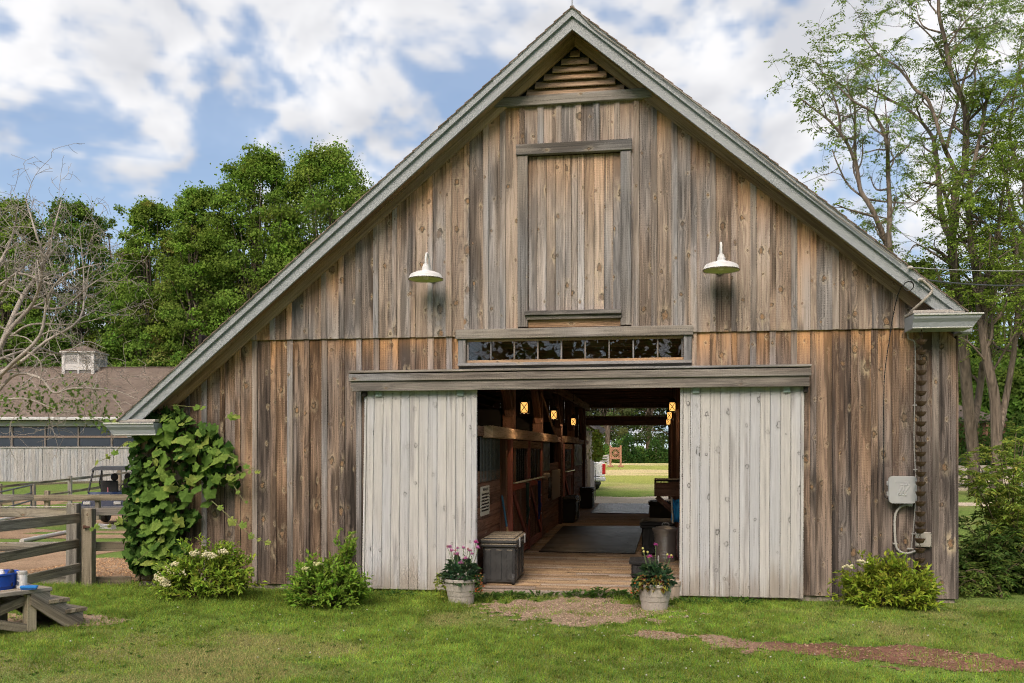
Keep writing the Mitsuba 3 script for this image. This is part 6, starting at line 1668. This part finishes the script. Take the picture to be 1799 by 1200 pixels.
LC = (.20, .285, .062)
locust('slender forked locust tree rising behind the right slope of the roof', [
    ([(1592, 800), (1588, 640), (1576, 520), (1570, 470), (1556, 425), (1532, 368), (1512, 335), (1506, 300), (1490, 255), (1460, 215), (1428, 190), (1405, 172)], .17, .03),
    ([(1570, 465), (1562, 420), (1563, 360), (1560, 300), (1558, 250), (1545, 215), (1530, 195), (1500, 178), (1470, 150)], .13, .03),
    ([(1508, 310), (1502, 270), (1502, 220), (1500, 180), (1480, 150), (1440, 130)], .08, .02),
    ([(1474, 240), (1472, 200), (1460, 160), (1440, 120)], .06, .02), ([(1520, 350), (1490, 325), (1470, 285), (1462, 262)], .05, .02),
    ([(1560, 270), (1540, 265), (1515, 270)], .04, .02)], 33, 401, LC, .2, 1.0, 32)
locust('tallest locust with twin tops, nearest the barn corner', [
    ([(1712, 815), (1702, 720), (1693, 620), (1684, 540), (1676, 470), (1672, 420), (1678, 380), (1679, 330), (1694, 298), (1697, 250), (1697, 205), (1691, 175), (1672, 133), (1660, 70), (1650, 28), (1648, -20), (1640, -70)], .29, .05),
    ([(1673, 425), (1660, 400), (1652, 360), (1650, 315), (1643, 263), (1636, 238), (1604, 200), (1562, 175), (1534, 158), (1513, 152)], .17, .03),
    ([(1668, 320), (1650, 275), (1646, 255), (1625, 182), (1604, 160), (1588, 135), (1572, 115), (1545, 98), (1515, 62)], .11, .03),
    ([(1692, 178), (1697, 148), (1706, 115), (1718, 86), (1713, 62), (1698, 42), (1690, 10)], .07, .02),
    ([(1655, 255), (1672, 200), (1680, 160), (1660, 110), (1640, 70), (1610, 40), (1585, 20)], .08, .02),
    ([(1660, 75), (1690, 50), (1730, 48), (1752, 40)], .05, .02), ([(1722, 760), (1728, 690), (1733, 620), (1742, 560), (1748, 500)], .20, .10),
    ([(1676, 470), (1640, 445), (1610, 430), (1596, 445)], .06, .02), ([(1650, 300), (1625, 330), (1610, 355), (1590, 340)], .05, .02), ([(1700, 250), (1740, 235), (1765, 200)], .07, .02)], 36, 402, LC, .3, 1.1, 56)
LCB = (.225, .32, .056)
locust('leafy bright green locust with straight trunk right of the tallest one', [
    ([(1752, 800), (1748, 705), (1740, 660), (1731, 615), (1722, 545), (1716, 495), (1708, 435), (1702, 375), (1704, 330), (1715, 270), (1728, 210), (1735, 160)], .26, .05),
    ([(1760, 770), (1770, 715), (1779, 655), (1786, 600), (1790, 520), (1786, 440), (1775, 370), (1765, 300)], .18, .04),
    ([(1718, 520), (1740, 470), (1752, 420), (1758, 360), (1770, 300), (1788, 250)], .12, .03),
    ([(1712, 470), (1730, 440), (1745, 430), (1765, 410)], .08, .02), ([(1706, 400), (1690, 380), (1660, 350)], .07, .02), ([(1716, 500), (1680, 470), (1650, 480)], .06, .02),
    ([(1735, 640), (1700, 600), (1665, 585)], .05, .02), ([(1722, 560), (1755, 520), (1790, 505)], .07, .02), ([(1725, 220), (1760, 180), (1790, 130)], .06, .02), ([(1740, 660), (1775, 600), (1800, 560)], .06, .02)], 34, 403, LCB, .26, 1.15, 60, .42, (.09, .16))
locust('leaning locust at the right picture edge', [
    ([(1835, 800), (1826, 640), (1815, 520), (1806, 420), (1800, 320), (1808, 220), (1815, 120), (1806, 60)], .2, .05),
    ([(1806, 420), (1785, 380), (1768, 320), (1752, 260), (1745, 210)], .10, .03), ([(1800, 330), (1775, 250), (1780, 180), (1795, 110)], .10, .03), ([(1812, 500), (1790, 470), (1760, 455)], .08, .02), ([(1808, 200), (1790, 120), (1795, 70)], .06, .02)], 38, 404, LCB, .2, 1.1, 54, .5)

# dead tree reaching in from the left
r = np.random.default_rng(411)
t = thing('dead_tree', 'grey dead tree of tangled bare branches reaching in from the left edge', 'tree')
m = M(); tips = []
for pts, r0, r1 in [([(-95, 960), (-80, 860), (-50, 760), (-30, 690), (5, 600), (40, 520), (75, 470), (95, 400), (108, 352)], .20, .02), ([(-30, 690), (10, 590), (60, 530), (75, 460), (60, 400), (45, 350)], .10, .02), ([(-20, 680), (20, 640), (70, 590), (85, 520), (120, 480), (180, 462)], .09, .015),
                    ([(-30, 665), (30, 640), (80, 600), (140, 560), (147, 490), (140, 405)], .08, .015), ([(-40, 740), (20, 662), (70, 664), (95, 690), (130, 682), (200, 686), (242, 702)], .07, .012), ([(-25, 640), (60, 612), (110, 622), (150, 600), (185, 612)], .06, .012),
                    ([(-60, 560), (-10, 480), (20, 420), (30, 372)], .10, .02), ([(-60, 600), (-20, 520), (40, 470), (60, 430)], .09, .02), ([(-30, 710), (40, 700), (100, 720), (150, 730), (190, 745)], .05, .01), ([(0, 520), (30, 480), (100, 500), (130, 460)], .06, .015), ([(60, 540), (110, 540), (160, 500), (196, 478)], .05, .01), ([(20, 590), (55, 570), (120, 570), (175, 560)], .05, .01)]:
    branch_out(m, limb(pts, 23.5, r, .5), np.linspace(r0 * .62, r1 * .6, (len(pts) - 1) * 4 + 1), r, 3, (1.0, .55, .3), tips, .9, .02, .31, (8, 5, 4, 3), 0, .0045)
def dead_bark(p, n, uv): return mix((.21, .19, .165), (.46, .425, .38), noise(p.x * 9, p.y * 9, p.z * 5) * .7 + .3 * noise(p.x * 40, p.y * 40, p.z * 40))
scene['dead_bark'] = {'type': 'twosided', 'b': {'type': 'diffuse', 'reflectance': mikit.proc(dead_bark)}}
m.put('branches', 'dead_bark', t, smooth=True)
P = []
for u, v, n in ((55, 690, 60), (95, 712, 45), (20, 700, 40), (150, 688, 80), (160, 720, 60), (185, 742, 50), (5, 720, 30), (-10, 640, 30), (100, 675, 30), (60, 712, 25)):
    c = atd(u, v, 23.3); P.append(c + r.normal(0, 1, (n, 3)) * [.26, .3, .16])
P = np.vstack(P); n = len(P)
m = M(); leaf_faces(m, P, r.normal(0, .6, (n, 3)) + [0, 0, -.4], r.normal(0, .3, (n, 3)) + [0, -.3, 1], r.uniform(.08, .15, n), r.uniform(.06, .10, n), jitter_col((.14, .22, .055), n, .25, r)); m.put('living_leaves', 'leaf', t, kind='stuff')
# ---------------------------------------------------------------- behind the barn and to the right
ob = thing('outbuilding', 'small beige outbuilding with white corner trim seen through the far door on the left', 'shed')
xw, yw = atd(1043, 800, 33.5)[0], atd(1043, 800, 33.5)[1]
BEI = col((.40, .36, .27), .7); gzb = ground_z(xw, yw).item()
for k in range(14):
    m = M(); bx(m, (xw - 1.6, yw, gzb + .12 + k * .17), (3.2, .03, .172), .004, rotx(.06)); m.put('clapboard', BEI, ob)
m = M(); bx(m, (xw - .27, yw + 2.5, gzb + 1.15), (.03, 5.0, 2.4), .004, rotz(.11)); m.put('side_wall', BEI, ob)
m = M(); bx(m, (xw - .04, yw - .03, gzb + 1.15), (.14, .04, 2.4), .006); m.put('corner_trim', col((.68, .67, .63), .6), ob)
zE = gzb + 2.42
rf = new_key('roof', ob)
m = M(); V = [(xw + .38, yw - .5, zE), (xw - .26, yw + 5.4, zE), (xw - 2.2, yw + 5.4, zE + 1.35), (xw - 1.6, yw - .5, zE + 1.35), (xw - 3.6, yw + 5.4, zE), (xw - 3.6, yw - .5, zE)]
m.add(V, [[0, 1, 2], [0, 2, 3], [3, 2, 4], [3, 4, 5]]); m.put('shingles', 'shingles', rf, smooth=False)
m = M(); beam(m, (xw + .40, yw - .52, zE - .07), (xw - 1.6, yw - .52, zE + 1.28), .20, .04, 10); m.put('barge_board', 'timber', rf)
m = M(); bx(m, (xw - .10, yw + 2.4, zE - .03), (.4, 5.7, .03), .004, rotz(.11)); m.put('soffit', col((.6, .58, .5), .6), rf)
m = M(); lathe(m, [(0, -.12), (.06, -.1), (.07, .06), (.03, .12), (0, .13)], (xw - .42, yw - .1, gzb + 1.75), 12); m.put('porch_light', col((.6, .6, .58), .4), ob)
m = M(); bx(m, (xw - .45, yw - .06, gzb + .5), (.36, .06, 1.0), .02); m.put('white_panel', col((.66, .65, .62), .5), ob)
t = thing('climbing_plant', 'yellow green climber at the corner of the beige outbuilding', 'plant')
r = np.random.default_rng(500); n = 700
P = np.array([xw + .14, yw - .1, gzb]) + np.stack([r.normal(0, .08, n), r.normal(0, .3, n), r.uniform(1.42, 2.5, n)], 1)
m = M(); leaf_faces(m, P, r.normal(0, .6, (n, 3)) + [0, 0, -.5], r.normal(0, .4, (n, 3)) + [0, -.7, .6], .12, .09, jitter_col((.22, .28, .05), n, .25, r)); m.put('foliage', 'leaf', t, kind='stuff')
m = M(); tube(m, [(xw + .06, yw - .06, gzb), (xw + .10, yw - .1, gzb + 2.3)], .012, 6); m.put('stem', 'bark', t)

# white pickup: tail towards us
pk = thing('pickup_truck', 'white pickup truck parked behind the beige outbuilding, tail and red light showing', 'pickup truck')
c0 = atd(1063, 862, 40.5); gzp = ground_z(c0[0], c0[1]).item()
th = math.radians(24); hx = np.array([-math.sin(th), math.cos(th), 0]); rx_ = np.array([math.cos(th), math.sin(th), 0]); RP = np.stack([rx_, hx, UP], 1)
O = np.array([c0[0], c0[1], gzp]) - rx_ * .98
pa_ = lambda x, y, z: O + rx_ * x + hx * y + np.array([0, 0, z])
WT = col((.78, .78, .77), .25, 0, .6); BLK = col((.03, .03, .03), .6)
m = M(); bx(m, pa_(0, .03, .86), (1.86, .06, .56), .02, RP); tg = m.put('tailgate', WT, pk)
m = M(); bx(m, pa_(0.05, -.015, .95), (.24, .03, .07), .01, RP); m.put('handle', BLK, tg)
m = M()
for s in (-1, 1): bx(m, pa_(s * .94, 1.0, .86), (.06, 2.0, .60), .02, RP)
bx(m, pa_(0, 1.0, .60), (1.9, 2.0, .06), .02, RP); m.put('bed', WT, pk)
for s in (-1, 1):
    m = M(); bx(m, pa_(s * .92, -.015, .88), (.14, .05, .42), .02, RP); m.put('tail_light', col((.50, .02, .02), .25), pk)
m = M(); bx(m, pa_(0, -.10, .46), (1.9, .18, .18), .04, RP); m.put('bumper', col((.68, .68, .68), .25), pk)
m = M(); bx(m, pa_(0, .0, .30), (1.5, .3, .16), .03, RP); m.put('hitch', BLK, pk)
cb_ = new_key('cab', pk)
V = [(-.93, 2.05, .5), (.93, 2.05, .5), (.93, 4.0, .5), (-.93, 4.0, .5), (-.93, 2.05, 1.12), (.93, 2.05, 1.12), (.93, 4.1, 1.12), (-.93, 4.1, 1.12), (-.74, 2.25, 1.78), (.74, 2.25, 1.78), (.74, 3.4, 1.78), (-.74, 3.4, 1.78)]
m = M(); m.tm(trimesh.convex.convex_hull(np.array([pa_(*v) for v in V]))); scene[cb_] = m.shape(WT, 25)
m = M(); bx(m, pa_(0, 2.13, 1.45), (1.40, .02, .44), .01, RP @ rotx(-.28)); m.put('rear_window', col((.02, .022, .025), .1), cb_)
m = M(); bx(m, pa_(0, 4.9, .82), (1.84, 1.7, .62), .12, RP); m.put('bonnet', WT, pk)
for s in (-1, 1):
    for y in (.75, 4.9):
        m = M(); lathe(m, [(0, -.13), (.26, -.13), (.36, -.10), (.38, -.05), (.38, .05), (.36, .10), (.26, .13), (0, .13)], pa_(s * .82, y, .38), 22, axis=rx_); w = m.put('wheel', BLK, pk)
        m = M(); lathe(m, [(0, .0), (.22, .0), (.23, .03), (.1, .05), (0, .05)], pa_(s * .82 + s * .1, y, .38), 16, axis=rx_ * s); m.put('rim', col((.4, .4, .4), .3, .8), w)

# wheel in a timber frame on the field
wf = thing('wheel_frame', 'wagon wheel set in a square brown timber frame on the far field', 'wheel frame')
d = 62.0; b = atd(1081.5, HORIZON, d); zg = ground_z(b[0], b[1]).item(); zo = EYE + (HORIZON - 819) / FPX * d - zg
s_ = d / FPX; wa = lambda u, v: atd(u, v, d) - [0, 0, zo * 0]
BR = col((.34, .17, .11), .7)
for u in (1072.5, 1090.5):
    m = M(); a = wa(u, 819); a[2] = zg; bx(m, (a + wa(u, 782.5)) / 2, (.11, .11, np.linalg.norm(wa(u, 782.5) - a)), .01, rotz(YAW)); m.put('post', BR, wf)
    m = M(); a = wa(u, 817.5); a[2] = zg + .06; bx(m, a, (.34, .34, .12), .02, rotz(YAW)); m.put('foot', BR, wf)
for v in (787.5, 805.5):
    m = M(); bx(m, wa(1081.5, v), (18 * s_, .08, .10), .01, rotz(YAW)); m.put('rail', BR, wf)
c = wa(1081.5, 796.5); R = 8.0 * s_; wh = new_key('wheel', wf)
m = M(); g = np.linspace(0, 2 * np.pi, 29); tube(m, [c + RT * R * math.cos(q) + UP * R * math.sin(q) for q in g], .045, 6, cap=False); scene[wh] = m.shape(BR, 35)
for q in np.arange(12) * np.pi / 6:
    m = M(); e = RT * math.cos(q) + UP * math.sin(q); tube(m, [c + e * .05, c + e * R], .022, 5); m.put('spoke', BR, wh)
m = M(); lathe(m, [(0, -.08), (.08, -.07), (.08, .07), (0, .08)], c, 14, axis=-FW); m.put('hub', BR, wh)
for su, sv in ((-1, -1), (1, -1), (-1, 1), (1, 1)):
    m = M(); h = trimesh.creation.extrude_polygon(Polygon([(0, 0), (.20, 0), (0, .20)]), .04); v = np.array(h.vertices); a = c + RT * su * 9 * s_ + UP * sv * 8.3 * s_
    m.add(a - RT * su * v[:, :1] - UP * sv * v[:, 1:2] + FW * v[:, 2:3], h.faces); m.put('corner_fillet', BR, wf)
# split rail fences at the end of the field
for nm, (ua_, ub_), vv, d, lab, cc in (('field_fence', (940, 1068), (801, 805.5, 810.5), 70, 'pale rail fence beyond the pickup truck left of the wheel frame', 10), ('field_fence', (1094, 1260), (795, 803.5, 810.5), 84, 'grey rail fence before the wood right of the wheel frame', 8)):
    t = thing(nm, lab, 'fence')
    us = np.arange(ua_, ub_ + 1, 32)
    for v in vv:
        for a, b in zip(us[:-1], us[1:]):
            m = M(); beam(m, atd(a, v, d), atd(b, v + rng.uniform(-.3, .3), d), .12 if cc == 8 else .10, .06, cc); m.put('rail', 'timber', t)
    for u in us:
        a = atd(u, HORIZON, d + .1); m = M(); zg_ = ground_z(a[0], a[1]).item(); beam(m, [a[0], a[1], zg_ - .1], [a[0], a[1], EYE + (HORIZON - vv[0] + 2.5) / FPX * d], .16, .16, cc, wdir=RT); m.put('post', 'timber', t)

# right: open shed, board fence, bank
sh = thing('run_in_shed', 'dark brown open fronted shed behind the locust trunks on the right', 'shed')
d = 45.0; sa = lambda u, v, q=0.0: atd(u, v, d + q); zg = EYE - (822 - HORIZON) / FPX * d
for u in (1650, 1690.5 - 20, 1727, 1762):
    m = M(); a = sa(u, 740); beam(m, [a[0], a[1], zg], a, .20, .20, 6, wdir=RT); m.put('post', 'timber', sh)
m = M(); beam(m, sa(1640, 739.5, -.3), sa(1768, 738.5, -.3), .20, .06, 3); m.put('fascia', 'timber', sh)
m = M(); a, b = sa(1638, 737, -.5), sa(1770, 736, -.5); V = [a, b, b + FW * 5 + UP * .9, a + FW * 5 + UP * .9]; V = V + [v - UP * .08 for v in V]
m.add(V, [[0, 1, 2], [0, 2, 3], [4, 6, 5], [4, 7, 6], [0, 5, 1], [0, 4, 5], [1, 6, 2], [1, 5, 6], [3, 0, 4], [3, 4, 7], [2, 7, 3], [2, 6, 7]]); m.put('roof', 'shingles', sh, smooth=False)
for k in range(17):
    m = M(); u = 1642 + k * 7.5; a = sa(u, 740, 3.5); beam(m, [a[0], a[1], zg], a, .19, .03, 6, wdir=RT); m.put('back_board', 'timber', sh)
m = M(); a = sa(1640, 740, 1.8); bx(m, [a[0], a[1], (zg + a[2]) / 2], (.05, 4.0, a[2] - zg), .01, rotz(YAW)); m.put('side_wall', 'timber' if False else DARK, sh)
m = M(); beam(m, sa(1701, 752, .1), sa(1712, 775, .1), .14, .08, 6); m.put('brace', 'timber', sh)
m = M(); beam(m, sa(1640, 808, -.4), sa(1768, 808, -.4), .24, .10, 3); m.put('kick_board', 'timber', sh)
bk = thing('earth_bank', 'brown earth heap behind the right board fence', 'earth bank')
a = atd(1705, 845, 41); r = np.random.default_rng(520); s = trimesh.creation.icosphere(3); v = np.array(s.vertices); v = v * (1 + .25 * (meshkit.fbm(v * 2.2, 3, 2) - .5)[:, None]) * [4.2, 1.8, 1.1]
m = M(); m.add(v @ rotz(YAW).T + [a[0], a[1], .0], s.faces); m.put('heap', 'soil', bk, smooth=True)
rf_ = thing('board_fence', 'grey two rail board fence beside the lane on the right', 'fence')
for v, h in ((832, 7), (853, 7)):
    for a, b in ((1600, 1664), (1664, 1728), (1728, 1792), (1792, 1860)): frail(rf_, (a, v - h / 2, v + h / 2, 37), (b, v - h / 2, v + h / 2, 37), .04, 3)
for u in (1600, 1664, 1728, 1792, 1860): fpost(rf_, u - 2.6, u + 2.6, 826, 872, 37, 3)
# ---------------------------------------------------------------- woods behind the viewer, which the window strip mirrors
r = np.random.default_rng(601); n = 40000
cx_ = np.linspace(-60, 60, 15) + r.normal(0, 2, 15); k = r.integers(0, 15, n); h = r.uniform(0, 1, n)
Hh = r.uniform(20, 27, 15)[k]; rad = 6.0 * np.sqrt(np.clip(1 - ((h - .4) / .63) ** 2, .03, 1)); a = r.uniform(0, 6.28, n)
P = np.stack([cx_[k] + np.cos(a) * rad * r.uniform(.5, 1, n), -52 + np.sin(a) * rad, .5 + h * Hh], 1)
m = M(); L = r.uniform(.5, .9, n); leaf_faces(m, P, r.normal(0, .6, (n, 3)) + [0, 0, -.4], r.normal(0, .6, (n, 3)) + [0, .3, .7], L, L * .75, jitter_col((.06, .115, .026), n, .25, r))
for x in cx_: tube(m, [(x, -52, -.5), (x, -52, 16)], .25, 6, color=(.08, .06, .05))
tag(m.put('woods', 'leaf'), 'woods behind the viewer mirrored darkly in the window strip over the door', 'woods', kind='stuff')
